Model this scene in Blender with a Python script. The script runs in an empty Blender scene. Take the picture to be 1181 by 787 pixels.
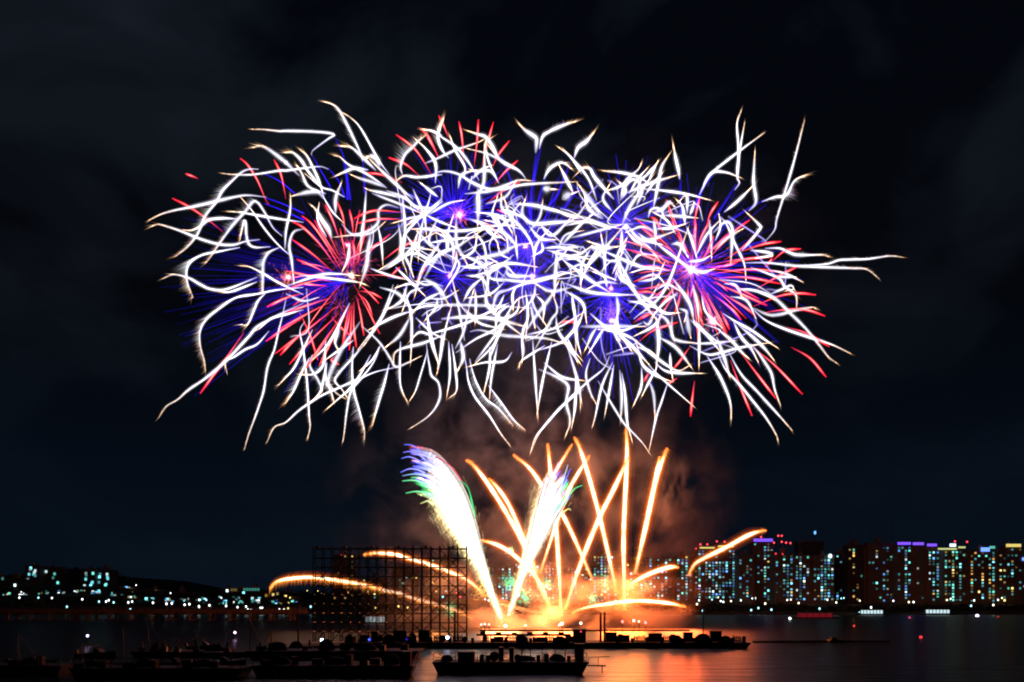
import bpy, math, random
from mathutils import Vector, noise
random.seed(7)
R = random.random
C = bpy.context.scene.collection
S = bpy.context.scene

# ------------------------------------------------------------------ camera
CAM_Z, F, U0, VH = 8.0, 1181 * 28 / 36, 590.5, 696.0
cd = bpy.data.cameras.new('camera'); cam = bpy.data.objects.new('camera', cd); C.objects.link(cam)
cam.location = (0, 0, CAM_Z); cam.rotation_euler = (math.radians(90), 0, 0)
cd.lens = 28; cd.sensor_width = 36; cd.sensor_fit = 'HORIZONTAL'
cd.shift_y = (VH - 393.5) / 1181
cd.clip_start = 0.5; cd.clip_end = 8000
S.camera = cam

# ------------------------------------------------------------------ night sky (dim sky texture + faint cloud sheets)
w = bpy.data.worlds.new('World'); S.world = w; w.use_nodes = True
nt = w.node_tree; nt.nodes.clear()
def N(tree, t, **k):
    n = tree.nodes.new(t)
    for a, b in k.items(): setattr(n, a, b)
    return n
out = N(nt, 'ShaderNodeOutputWorld')
sky = N(nt, 'ShaderNodeTexSky', sky_type='NISHITA', sun_disc=False)
sky.sun_elevation = math.radians(1.5); sky.sun_rotation = math.radians(180)
bg1 = N(nt, 'ShaderNodeBackground'); bg1.inputs['Strength'].default_value = 0.0004
nt.links.new(sky.outputs[0], bg1.inputs['Color'])
tc = N(nt, 'ShaderNodeTexCoord')
mp = N(nt, 'ShaderNodeMapping'); mp.inputs['Scale'].default_value = (1.6, 1.6, 2.6); mp.inputs['Location'].default_value = (2.3, 0.4, 0.7)
nz = N(nt, 'ShaderNodeTexNoise'); nz.inputs['Scale'].default_value = 2.7; nz.inputs['Detail'].default_value = 6; nz.inputs['Roughness'].default_value = 0.5
nz.inputs['Distortion'].default_value = 0.5
rp = N(nt, 'ShaderNodeValToRGB')
rp.color_ramp.elements[0].position = 0.44; rp.color_ramp.elements[0].color = (0.0011, 0.0016, 0.0036, 1)
rp.color_ramp.elements[1].position = 0.72; rp.color_ramp.elements[1].color = (0.0074, 0.0104, 0.0160, 1)
sp = N(nt, 'ShaderNodeSeparateXYZ')
hr = N(nt, 'ShaderNodeValToRGB')          # clear air near the horizon is deep blue
hr.color_ramp.elements[0].position = 0.0; hr.color_ramp.elements[0].color = (0.0010, 0.0042, 0.0095, 1)
hr.color_ramp.elements[1].position = 0.34; hr.color_ramp.elements[1].color = (0, 0, 0, 1)
e = hr.color_ramp.elements.new(0.14); e.color = (0.0007, 0.0026, 0.0062, 1)
ad = N(nt, 'ShaderNodeMix', data_type='RGBA', blend_type='ADD'); ad.inputs[0].default_value = 1
bg2 = N(nt, 'ShaderNodeBackground'); bg2.inputs['Strength'].default_value = 1.0
ash = N(nt, 'ShaderNodeAddShader')
L = nt.links.new
L(tc.outputs['Generated'], mp.inputs[0]); L(mp.outputs[0], nz.inputs['Vector']); L(nz.outputs['Fac'], rp.inputs[0])
L(tc.outputs['Generated'], sp.inputs[0]); L(sp.outputs['Z'], hr.inputs[0])
zr = N(nt, 'ShaderNodeMapRange'); zr.inputs['From Min'].default_value = .12; zr.inputs['From Max'].default_value = .5; zr.inputs['To Min'].default_value = .22; zr.inputs['To Max'].default_value = 1
mz = N(nt, 'ShaderNodeMix', data_type='RGBA', blend_type='MULTIPLY'); mz.inputs[0].default_value = 1
L(sp.outputs['Z'], zr.inputs['Value']); L(rp.outputs[0], mz.inputs[6]); L(zr.outputs[0], mz.inputs[7]); L(mz.outputs[2], ad.inputs[6]); L(hr.outputs[0], ad.inputs[7]); L(ad.outputs[2], bg2.inputs[0])
L(bg1.outputs[0], ash.inputs[0]); L(bg2.outputs[0], ash.inputs[1]); L(ash.outputs[0], out.inputs[0])

S.view_settings.view_transform = 'Standard'; S.view_settings.look = 'None'
S.view_settings.exposure = 0; S.view_settings.gamma = 1; S.view_settings.use_curve_mapping = False
S.render.engine = 'CYCLES'
S.cycles.transparent_max_bounces = 64
S.cycles.max_bounces = 6; S.cycles.volume_bounces = 1; S.cycles.diffuse_bounces = 2
S.cycles.filter_width = 1.9
S.cycles.sample_clamp_indirect = 3
S.cycles.use_denoising = True

# ------------------------------------------------------------------ helpers
def at(u, v, D): return Vector(((u - U0) / F * D, D, CAM_Z + (VH - v) / F * D))
def px(D): return D / F                      # metres per photograph pixel at distance D

class MB:
    def __init__(s): s.v, s.f, s.c, s.m = [], [], [], []
    def add(s, vs, fs, cols=None, mat=0):
        o = len(s.v); s.v += [tuple(p) for p in vs]
        s.f += [tuple(i + o for i in f) for f in fs]; s.m += [mat] * len(fs)
        if cols is not None: s.c += [tuple(c) for c in cols]
    def box(s, x0, x1, y0, y1, z0, z1, mat=0):
        s.add([(x0,y0,z0),(x1,y0,z0),(x1,y1,z0),(x0,y1,z0),(x0,y0,z1),(x1,y0,z1),(x1,y1,z1),(x0,y1,z1)],
              [(3,2,1,0),(4,5,6,7),(0,1,5,4),(1,2,6,5),(2,3,7,6),(3,0,4,7)], None, mat)
    def bar(s, a, b, r, n=6, r2=None, mat=0):
        a, b = Vector(a), Vector(b); d = (b - a).normalized()
        u = d.orthogonal().normalized(); w_ = d.cross(u); r2 = r if r2 is None else r2
        vs = [a + (u*math.cos(t)+w_*math.sin(t))*r for t in [2*math.pi*i/n for i in range(n)]] + \
             [b + (u*math.cos(t)+w_*math.sin(t))*r2 for t in [2*math.pi*i/n for i in range(n)]]
        s.add(vs, [(i,(i+1)%n,n+(i+1)%n,n+i) for i in range(n)] + [tuple(range(n-1,-1,-1)), tuple(range(n,2*n))], None, mat)
    def ball(s, c, r, n=8, m=5, sz=1.0, mat=0):
        c = Vector(c); vs = [c + Vector((0,0,r*sz))]
        for j in range(1, m):
            t = math.pi*j/m
            vs += [c + Vector((r*math.sin(t)*math.cos(2*math.pi*i/n), r*math.sin(t)*math.sin(2*math.pi*i/n), r*sz*math.cos(t))) for i in range(n)]
        vs.append(c - Vector((0,0,r*sz))); fs = []
        for i in range(n): fs.append((0, 1+i, 1+(i+1)%n)); 
        for j in range(m-2):
            for i in range(n): fs.append((1+j*n+i, 1+(j+1)*n+i, 1+(j+1)*n+(i+1)%n, 1+j*n+(i+1)%n))
        k = 1+(m-2)*n
        for i in range(n): fs.append((len(vs)-1, k+(i+1)%n, k+i))
        s.add(vs, fs, None, mat)
    def build(s, name, mats, parent=None, loc=None):
        me = bpy.data.meshes.new(name); me.from_pydata(s.v, [], s.f); 
        for m in (mats if isinstance(mats, (list, tuple)) else [mats]): me.materials.append(m)
        if any(s.m): me.polygons.foreach_set('material_index', s.m)
        if s.c:
            a = me.color_attributes.new('glow', 'FLOAT_COLOR', 'POINT')
            a.data.foreach_set('color', [x for c in s.c for x in (c[0], c[1], c[2], 1.0)])
        me.update()
        o = bpy.data.objects.new(name, me); C.objects.link(o)
        if parent: o.parent = parent
        if loc: o.location = loc
        return o

def tag(o, label=None, cat=None, group=None, kind=None):
    if label: o['label'] = label
    if cat: o['category'] = cat
    if group: o['group'] = group
    if kind: o['kind'] = kind
    return o
def empty(name, loc, label, cat, group=None):
    o = bpy.data.objects.new(name, None); C.objects.link(o); o.location = loc; o.empty_display_size = 1
    return tag(o, label, cat, group)

def mat(name, col, rough=0.7, metal=0.0, var=0.25, scale=1.5, bump=0.15):
    m = bpy.data.materials.new(name); m.use_nodes = True; t = m.node_tree; b = t.nodes['Principled BSDF']
    b.inputs['Roughness'].default_value = rough; b.inputs['Metallic'].default_value = metal
    n = N(t, 'ShaderNodeTexNoise'); n.inputs['Scale'].default_value = scale; n.inputs['Detail'].default_value = 5
    g = N(t, 'ShaderNodeTexCoord'); r = N(t, 'ShaderNodeValToRGB')
    r.color_ramp.elements[0].position = .3; r.color_ramp.elements[0].color = (*[c*(1-var) for c in col], 1)
    r.color_ramp.elements[1].position = .7; r.color_ramp.elements[1].color = (*[c*(1+var) for c in col], 1)
    t.links.new(g.outputs['Object'], n.inputs['Vector']); t.links.new(n.outputs['Fac'], r.inputs[0]); t.links.new(r.outputs[0], b.inputs['Base Color'])
    bp = N(t, 'ShaderNodeBump'); bp.inputs['Strength'].default_value = bump
    t.links.new(n.outputs['Fac'], bp.inputs['Height']); t.links.new(bp.outputs[0], b.inputs['Normal'])
    return m
def glow_attr(name, strength, additive, sample='NONE'):
    m = bpy.data.materials.new(name); m.use_nodes = True; t = m.node_tree; t.nodes.clear()
    o = N(t, 'ShaderNodeOutputMaterial'); e = N(t, 'ShaderNodeEmission'); a = N(t, 'ShaderNodeAttribute'); a.attribute_name = 'glow'
    e.inputs['Strength'].default_value = strength; t.links.new(a.outputs['Color'], e.inputs['Color'])
    if additive:
        tr = N(t, 'ShaderNodeBsdfTransparent'); s = N(t, 'ShaderNodeAddShader')
        t.links.new(e.outputs[0], s.inputs[0]); t.links.new(tr.outputs[0], s.inputs[1]); t.links.new(s.outputs[0], o.inputs[0])
    else: t.links.new(e.outputs[0], o.inputs[0])
    m.cycles.emission_sampling = sample
    return m
def glow(name, col, strength, sample='NONE'):
    m = bpy.data.materials.new(name); m.use_nodes = True; t = m.node_tree; t.nodes.clear()
    o = N(t, 'ShaderNodeOutputMaterial'); e = N(t, 'ShaderNodeEmission')
    e.inputs['Color'].default_value = (*col, 1); e.inputs['Strength'].default_value = strength
    t.links.new(e.outputs[0], o.inputs[0]); m.cycles.emission_sampling = sample
    return m
G_CORE = glow_attr('burning_core', 1.0, False)
G_CORE_LIT = glow_attr('burning_mine_core', 1.0, False, 'AUTO')
G_FRINGE = glow_attr('burning_sparks_halo', 1.0, True)  # for sparks, blue trails and the additive halo tubes that imitate glow
GL = [G_CORE, G_FRINGE]; GLM = [G_CORE_LIT, G_FRINGE]
STEEL = mat('dark_steel', (.10, .085, .075), .55, .6, .3, 3)
HULL = mat('black_hull_paint', (.012, .011, .011), .6, 0, .4, 1)
DECK = mat('weathered_deck', (.03, .026, .022), .8, 0, .4, 2)
CANVAS = mat('dark_tarpaulin', (.018, .017, .018), .85, 0, .3, 4, .4)
CONC = mat('grey_concrete', (.24, .2, .17), .85, 0, .2, .3)
PANEL = mat('beige_apartment_wall', (.22, .18, .15), .85, 0, .15, .1)
BRICK = mat('brown_gable_wall', (.26, .13, .08), .9, 0, .2, .1)
DARKW = mat('dark_tower_wall', (.08, .075, .08), .8, 0, .2, .1)
LEAF = mat('bank_foliage', (.035, .05, .02), .9, 0, .5, .3, .6)

# ------------------------------------------------------------------ water, banks
m = bpy.data.materials.new('river_water'); m.use_nodes = True; t = m.node_tree; b = t.nodes['Principled BSDF']
b.inputs['Base Color'].default_value = (.008, .006, .005, 1); b.inputs['Roughness'].default_value = .3; b.inputs['IOR'].default_value = 1.33
g = N(t, 'ShaderNodeNewGeometry'); mpn = N(t, 'ShaderNodeMapping'); mpn.inputs['Scale'].default_value = (.075, .27, 1)
n1 = N(t, 'ShaderNodeTexNoise'); n1.inputs['Scale'].default_value = 1.0; n1.inputs['Detail'].default_value = 5; n1.inputs['Roughness'].default_value = .6
n2 = N(t, 'ShaderNodeTexNoise'); n2.inputs['Scale'].default_value = .12; n2.inputs['Detail'].default_value = 3
mx = N(t, 'ShaderNodeMath', operation='ADD'); bp = N(t, 'ShaderNodeBump'); bp.inputs['Strength'].default_value = 1.0; bp.inputs['Distance'].default_value = .9
t.links.new(g.outputs['Position'], mpn.inputs[0]); t.links.new(mpn.outputs[0], n1.inputs['Vector']); t.links.new(mpn.outputs[0], n2.inputs['Vector'])
t.links.new(n1.outputs['Fac'], mx.inputs[0]); t.links.new(n2.outputs['Fac'], mx.inputs[1]); t.links.new(mx.outputs[0], bp.inputs['Height']); t.links.new(bp.outputs[0], b.inputs['Normal'])
wm = MB(); wm.add([(-3500,-60,0),(3500,-60,0),(3500,6000,0),(-3500,6000,0)], [(0,1,2,3)])
tag(wm.build('river_water', m), 'dark river reflecting orange firework light', kind='structure')

HILL = [(-400,672),(-60,668),(0,672),(30,668),(60,664),(90,662),(125,664),(150,676),(190,684),(240,688),(300,688),(400,690),(760,692),(1000,692),(1300,690),(1700,690)]
def interp(tab, x):
    if x <= tab[0][0]: return tab[0][1]
    for (a, b_), (c, d) in zip(tab, tab[1:]):
        if x <= c: return b_ + (d - b_) * (x - a) / (c - a)
    return tab[-1][1]
SHORE, RIDGE = 560.0, 1050.0
def land(x, y):
    u = U0 + x / y * F
    top = CAM_Z + (VH - interp(HILL, u)) / F * RIDGE
    k = max(0, min(1, (y - SHORE) / (RIDGE - SHORE)))
    return 1.6 + (top - 1.6) * k * k * (3 - 2*k) + (noise.noise((x*.02, y*.02, 0)) * 1.2 if k > .03 else 0)
tm = MB(); nx, ny = 90, 16
ys = [SHORE + (RIDGE - SHORE) * j / 11 for j in range(12)] + [1300, 2000, 4000, 6000]
vs = [(-1600 + 3200*i/nx, SHORE - .5, -1) for i in range(nx+1)]
for y in ys: vs += [(-1600 + 3200*i/nx, y, land(-1600+3200*i/nx, y) if y <= RIDGE else (land(-1600+3200*i/nx, RIDGE) if y < 1400 else 3)) for i in range(nx+1)]
fs = [(j*(nx+1)+i, j*(nx+1)+i+1, (j+1)*(nx+1)+i+1, (j+1)*(nx+1)+i) for j in range(len(ys)) for i in range(nx)]
tm.add(vs, fs)
tag(tm.build('river_bank_terrain', mat('bank_ground', (.05, .055, .04), .95, 0, .4, .05)), 'low dark far bank with hill on the left', kind='structure')

# shrubs and trees along the far bank, one dark mass
tl = MB()
for i in range(1500):
    x = random.uniform(-560, 560); y = SHORE + random.uniform(5, 150)
    h = random.uniform(1.2, 3.6) + max(0, noise.noise((x*.02, 3, 0))) * 4
    z = land(x, y)
    for k in range(9):
        c = Vector((x + random.gauss(0, 2.2), y + random.gauss(0, 2), z + h * random.uniform(.15, 1)))
        d = [Vector((random.gauss(0,1), random.gauss(0,1), random.gauss(0,.7))) for _ in range(4)]
        tl.add([c + q for q in d], [(0,1,2),(0,2,3),(0,1,3),(1,2,3)])
for i in range(420):
    u = random.uniform(-60, 420); y = random.uniform(960, 1060); x = (u-U0)/F*y; z = land(x, min(y, RIDGE)); h = random.uniform(2, 9)
    for k in range(7):
        c = Vector((x + random.gauss(0, 3), y + random.gauss(0, 3), z + h * random.uniform(.1, 1)))
        d = [Vector((random.gauss(0,1.6), random.gauss(0,1.6), random.gauss(0,1.3))) for _ in range(4)]
        tl.add([c + q for q in d], [(0,1,2),(0,2,3),(0,1,3),(1,2,3)])
tag(tl.build('bank_foliage', LEAF), 'dark mass of shrubs and trees along the far river bank', kind='stuff')

# ------------------------------------------------------------------ city
COLS = {'cyan': (.22,.85,1), 'ice': (.7,.95,1), 'white': (1,1,1), 'yellow': (1,.72,.22), 'teal': (.12,.6,.5), 'blue': (.12,.4,1), 'amber': (1,.5,.12)}
WM = {k: [glow('window_%s_%d' % (k, i), c, s) for i, s in enumerate((.1, .32, .9, 2.0))] for k, c in COLS.items()}
RED = glow('red_beacon', (1, .05, .07), 2.5); PURPLE = glow('purple_strip', (.2, .08, 1), 1.4); YEL = glow('yellow_strip', (.95, .75, .2), .9)
BLUEC = glow('blue_sign', (.15, .3, 1), 1.8); LIME = glow('lime_strip', (.75, .8, .3), .8); WHT = glow('white_sign', (.6, .8, 1), 2)
WMESH = {}
def wmesh(w_, h_, ma):
    k = (round(w_, 1), round(h_, 1), ma.name)
    if k not in WMESH:
        q = MB(); q.box(-w_/2, w_/2, -.12, .05, -h_/2, h_/2); me = bpy.data.meshes.new('window'); me.from_pydata(q.v, [], q.f); me.materials.append(ma); WMESH[k] = me
    return WMESH[k]
def put(name, me, parent, loc):
    o = bpy.data.objects.new(name, me); C.objects.link(o); o.parent = parent; o.location = loc
    return o
TONE = ['cyan']*9 + ['ice']*3 + ['teal']*6 + ['yellow']*2 + ['blue']*5 + ['white']
def block(u0, u1, vtop, D, label, wall=PANEL, dens=.3, wins=None, name='apartment_block', tones=TONE, cat='apartment block', depth=14, gable=0):
    x0, x1 = (u0-U0)/F*D, (u1-U0)/F*D; W = x1 - x0
    z0 = land((x0+x1)/2, min(D, RIDGE)) - 1.5; H = CAM_Z + (VH - vtop)/F*D - z0
    o = empty(name, ((x0+x1)/2, D, z0), label, cat, 'apartment blocks on the far bank')
    fl = 3.0; nf = max(2, int((H-3)/fl)); nc = max(1, int(W/3.4)); cw = W/nc
    q = MB(); q.box(-W/2, W/2, .3, depth, 0, H)
    for i in range(nc+1): q.box(-W/2+i*cw-.25, -W/2+i*cw+.25, -.05, .297, 0, H+.3)         # piers between the stacks of flats
    for f in range(1, nf+1): q.box(-W/2+.26, W/2-.26, .02, .296, H-f*fl-.18, H-f*fl+.18)     # balcony slabs
    q.build('wall', wall, o)
    r = MB(); r.box(-W/2-.4, W/2+.4, -.2, depth+.3, H+.305, H+.9)
    for i in range(max(1, nc//4)):
        cx = -W/2 + W*(i+.5)/max(1, nc//4); hh = random.choice((2.2,3.4,4.6,6.0)); ww = random.uniform(1.2,2.8); r.box(cx-ww, cx+ww, 3, 8, H+.902, H+hh); r.box(cx-ww*.4, cx+ww*.5, 4, 6, H+hh+.003, H+hh+random.uniform(.6,1.8)); r.bar((cx+ww*.7,5,H+hh),(cx+ww*.7,5,H+hh+random.uniform(1.5,5)),.1,4)
    r.build('roof', CONC, o)
    if gable:                                                                                   # brown end wall turned to the river
        gq = MB(); gq.box(W/2+.403, W/2+.4+gable, -1, depth, 0, H-1); gq.build('gable_wall', BRICK, o)
    if wins is None:
        for c in range(nc):
            k = dens * random.choice((.25, .5, 1, 1, 1.7))
            for f in range(nf):
                if R() < k*1.5:
                    t_ = random.choice(tones); s_ = random.choice((0,0,1,1,1,2,2,3))
                    put('window', wmesh(min(1.9, cw-.8), random.choice((1.5, 1.7, 2.1)), WM[t_][s_]), o, (-W/2+(c+.5)*cw, .27, H-f*fl-1.7))
    else:
        for (u, v, t_, s_) in wins:
            put('window', wmesh(2.4, 2.8, WM[t_][s_]), o, ((u-U0)/F*D-(x0+x1)/2, -.1, CAM_Z+(VH-v)/F*D-z0))
    return o, W, H
def strip(o, W, H, u0, u1, v, D, ma, hh=1.6, name='roof_light_strip'):
    q = MB(); xc = o.location.x; z = CAM_Z+(VH-v)/F*D-o.location.z
    q.box((u0-U0)/F*D-xc, (u1-U0)/F*D-xc, -.9, -.35, z-hh/2, z+hh/2); q.build(name, ma, o)
def beacon(o, H, u, v, D):
    q = MB(); x = (u-U0)/F*D-o.location.x; z = CAM_Z+(VH-v)/F*D-o.location.z
    if z > H+.9: q.bar((x, 1, H+.9), (x, 1, z), .12, mat=1)
    q.ball((x, 1, z), 1.0); q.build('red_beacon', [RED, STEEL], o)

# right bank rows
DR = 800
b0 = block(748, 775, 644, DR, 'apartment block at the left end of the right hand row, behind the low orange comets', dens=.32, gable=3)
b1 = block(780, 799, 641, DR, 'apartment block just left of the yellow roofed one on the right bank', dens=.4, gable=2)
b2 = block(801, 848, 634, DR+30, 'apartment block with yellow lit roof edge and red beacons', dens=.36)
strip(b2[0], b2[1], b2[2], 807, 824, 632, DR+30, YEL); strip(b2[0], b2[1], b2[2], 828, 846, 630.3, DR+30, YEL)
for u, v in ((803,633),(808,628),(816,628),(827,624.5),(836,625)): beacon(b2[0], b2[2], u, v, DR+30)
b3 = block(852, 868, 641, DR, 'narrow apartment block between the yellow roof edge and the purple roof strip', dens=.3, gable=2)
b4 = block(869, 892, 626, DR+25, 'apartment tower crowned by a short purple light strip', dens=.34)
strip(b4[0], b4[1], b4[2], 869, 891, 623.2, DR+25, PURPLE, 3); beacon(b4[0], b4[2], 878, 619.5, DR+25)
b5 = block(894, 915, 640, DR, 'apartment block under a cluster of red beacon masts', dens=.42, gable=2)
for u, v in ((898,618),(902,618),(893,626),(902,625),(907,626),(912,626.5),(895,639),(903,639.5)): beacon(b5[0], b5[2], u, v, DR)
b6 = block(921, 950, 625, DR+60, 'unlit dark tower rising behind the right hand apartment blocks', wall=DARKW, dens=0, cat='tower block', name='tower_block')
b7 = block(917, 934, 641, DR, 'apartment block in front of the unlit dark tower, left part', dens=.42, gable=2)
b8 = block(938, 962, 641, DR, 'apartment block in front of the unlit dark tower, right part, with white corner lamp', dens=.45)
b9 = block(964, 976, 640, DR+40, 'slim dim block just right of the block with the white corner lamp', wall=DARKW, dens=.08)
b10 = block(978, 996, 629, DR+20, 'unlit stepped tower at the left end of the far right group', wall=DARKW, dens=.16, tones=['yellow','amber','teal'], gable=2)
b11 = block(1001, 1030, 627, DR+20, 'broad dark topped block left of the three purple strips', dens=.25, gable=3, tones=TONE+['teal','yellow']*3)
b12 = block(1035, 1051, 630, DR+10, 'block under the left purple roof strip', dens=.3, gable=4)
b13 = block(1056, 1067, 630, DR+10, 'slim block under the middle purple roof strip', dens=.35, gable=3)
b14 = block(1070, 1084, 632, DR+10, 'block under the right purple roof strip', dens=.45, gable=3)
strip(*b12, 1035, 1050, 627, DR+10, PURPLE, 2.6); strip(*b13, 1052.5, 1065, 627.3, DR+10, PURPLE, 2.6); strip(*b14, 1069, 1080, 628.8, DR+10, PURPLE, 2.6)
b15 = block(1089, 1114, 635, DR, 'block with pale lime roof edge and a white roof sign', dens=.25, gable=4, tones=['teal','yellow','cyan','teal'])
strip(*b15, 1081.5, 1103, 633.3, DR, LIME, 1.8); strip(*b15, 1105, 1113, 631.5, DR, LIME, 1.8); strip(*b15, 1095, 1102, 629, DR, WHT, 3)
beacon(b15[0], b15[2], 1102, 624.5, DR); beacon(b15[0], b15[2], 1116, 625, DR)
b16 = block(1119, 1148, 636, DR, 'block with glowing blue roof sign at the far right', dens=.25, gable=2, tones=['teal','yellow','cyan','amber'])
strip(*b16, 1131, 1141, 634, DR, BLUEC, 4); strip(*b16, 1141, 1147, 631.5, DR, WM['teal'][2], 2.5)
b17 = block(1152, 1179, 632, DR, 'block with short yellow roof strip near the right frame edge', dens=.3, tones=['teal','cyan','yellow'])
strip(*b17, 1160, 1177, 629.3, DR, YEL, 3)
b18 = block(1180, 1205, 640, DR, 'block cut by the right frame edge with a small blue light', dens=.3); strip(*b18, 1178.5, 1182, 645, DR, BLUEC, 3)
q = MB()
for u, v0, v1 in ((1006,597,627),(1031,585,627),(981,606,629)):
    a, c = at(u, v1, DR+20), at(u, v0, DR+20); a.y += 5; c.y += 5
    q = MB(); q.bar(a, c, .22, 5, .1)
    for k in range(5): z = a.lerp(c, .3+.15*k); q.bar(z-Vector((.7,0,0)), z+Vector((.7,0,0)), .08, 4)
    tag(q.build('antenna_mast', STEEL), {1006:'tall thin mast on the broad dark topped block', 1031:'tall thin mast beside the left purple roof strip', 981:'short thin mast on the unlit stepped tower'}[u], 'mast')
q = MB(); p = at(940, 614.5, DR+60); q.bar(at(940, 624.4, DR+60), p, .15, 5, mat=1); q.ball(p, 1.3, sz=1.5)
tag(q.build('rooftop_lamp', [WM['blue'][3], STEEL]), 'small blue lamp on a mast above the unlit dark tower', 'lamp')
q = MB(); p = at(957.5, 641.5, DR-1); q.ball(p, 1.9, sz=1.2); q.bar(p - Vector((0,0,2)), p+Vector((0,1.2,-2)), .2, mat=1)
tag(q.build('wall_lamp', [WM['ice'][3], STEEL]), 'bright white lamp on the corner of an apartment block', 'lamp')

# middle blocks seen through the smoke between and behind the comets
for (u0, u1, v, lab, dn) in ((684, 716, 641, 'apartment block behind the smoke, right of the crossing comets', .5), (566, 590, 655, 'apartment block behind the smoke between the two white fans', .4),
        (596, 622, 652, 'apartment block behind the smoke just right of the narrow white fan base', .4), (628, 648, 648, 'apartment block behind the smoke at the foot of the vertical comet', .4),
        (654, 678, 655, 'apartment block behind the smoke left of the crossing comets', .35), (722, 742, 650, 'apartment block behind the smoke at the foot of the tall right comets', .3)):
    block(u0, u1, v, 830, lab, dens=dn)
for (u0, u1, v, lab, dn, tn) in ((384, 408, 640, 'slim tower with yellow windows behind the left part of the scaffold', .12, ['yellow','teal','amber']), (418, 446, 668, 'low block behind the scaffold under the upper comet', .1, ['teal','yellow']),
        (452, 482, 655, 'block behind the middle of the scaffold', .08, ['teal','ice','yellow']), (490, 520, 645, 'block behind the right part of the scaffold with red beacons', .12, ['teal','yellow','cyan'])):
    o, W, H = block(u0, u1, v, 860, lab, dens=dn, tones=tn, wall=DARKW)
    if u0 == 490:
        for u, vv in ((516,684),(527,684),(530.5,688.5)): beacon(o, H, u, vv, 857)
    if u0 == 384:
        for u, vv in ((394,640),(396,644)): beacon(o, H, u, vv, 860)

# left bank clusters, windows placed as seen
def z3(x, y): return (x*.2032, 630 + y*.2032)
def wl(pts, tn='cyan'): return [(*z3(x, y), random.choice([tn, tn, 'ice', 'teal']), random.choice((1, 2, 2, 3))) for x, y in pts]
block(-14, 26, 668, 820, 'low block at the left frame edge with few teal windows', wall=DARKW, wins=wl([(15,185),(85,222),(30,300),(78,285),(95,300),(25,310),(85,275),(70,300)], 'teal'))
block(29, 45, 653, 840, 'tallest block of the left cluster with bright cyan windows', wall=DARKW, wins=wl([(175,125),(165,160),(195,150),(200,168),(158,190),(195,243),(200,140),(190,160),(172,132)]))
block(46, 70, 655, 850, 'block beside the tallest left cluster with dim teal windows', wall=DARKW, wins=wl([(238,135),(262,145),(310,158),(302,180),(328,208),(315,240),(218,290),(235,320),(222,310),(290,290),(297,300)], 'teal'))
block(72, 92, 664, 870, 'unlit block between the two lit left clusters', wall=DARKW, wins=wl([(400,280),(415,295)], 'teal'))
block(94, 110, 658, 830, 'left of the twin blocks with columns of cyan windows', wall=DARKW, wins=wl([(488,155),(490,165),(487,188),(480,225),(475,237),(528,155),(520,212),(515,225),(472,272),(490,290),(505,318),(525,205)]))
block(111.5, 128, 658, 835, 'right of the twin blocks with columns of cyan windows', wall=DARKW, wins=wl([(568,160),(565,175),(562,205),(608,160),(610,178),(598,222),(603,217),(567,272),(575,300),(562,318),(580,325),(612,185)]))
block(130, 160, 682, 840, 'low block right of the twin blocks with yellow lit roof', wall=DARKW, wins=[(*z3(695,270),'yellow',1),(*z3(730,267),'yellow',1),(*z3(748,267),'yellow',1),(*z3(690,343),'blue',2),(*z3(760,285),'blue',1),(*z3(805,285),'teal',1),(*z3(650,320),'cyan',2)])
block(168, 186, 681, 850, 'small block on the low hill with blue windows', wall=DARKW, wins=[(*z3(852,298),'blue',3),(*z3(868,285),'cyan',1),(*z3(895,295),'teal',1),(*z3(865,305),'cyan',2)])
block(196, 220, 684, 850, 'small block on the low hill with red lights', wall=DARKW, wins=[(*z3(990,290),'teal',2),(*z3(1020,300),'cyan',3),(*z3(1035,297),'blue',2)])
block(254, 300, 680, 840, 'low block with a dim yellow roof line left of the lower comet', wall=DARKW, wins=[(267+i*2.6, 680.5, 'yellow', 0) for i in range(3)] + [(282+i*3.2, 680, 'teal', 1) for i in range(6)] + [(281,684,'cyan',3),(262,681.5,'ice',3)])
block(302, 340, 684, 845, 'low block with yellow windows below the lower comet', wall=DARKW, wins=[(315,690,'yellow',2),(315,694,'yellow',2),(315,686,'yellow',2),(320,685,'yellow',1),(329,688,'yellow',2),(334,690,'yellow',2),(334.5,694,'yellow',2),(307,687,'amber',1)])

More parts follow.
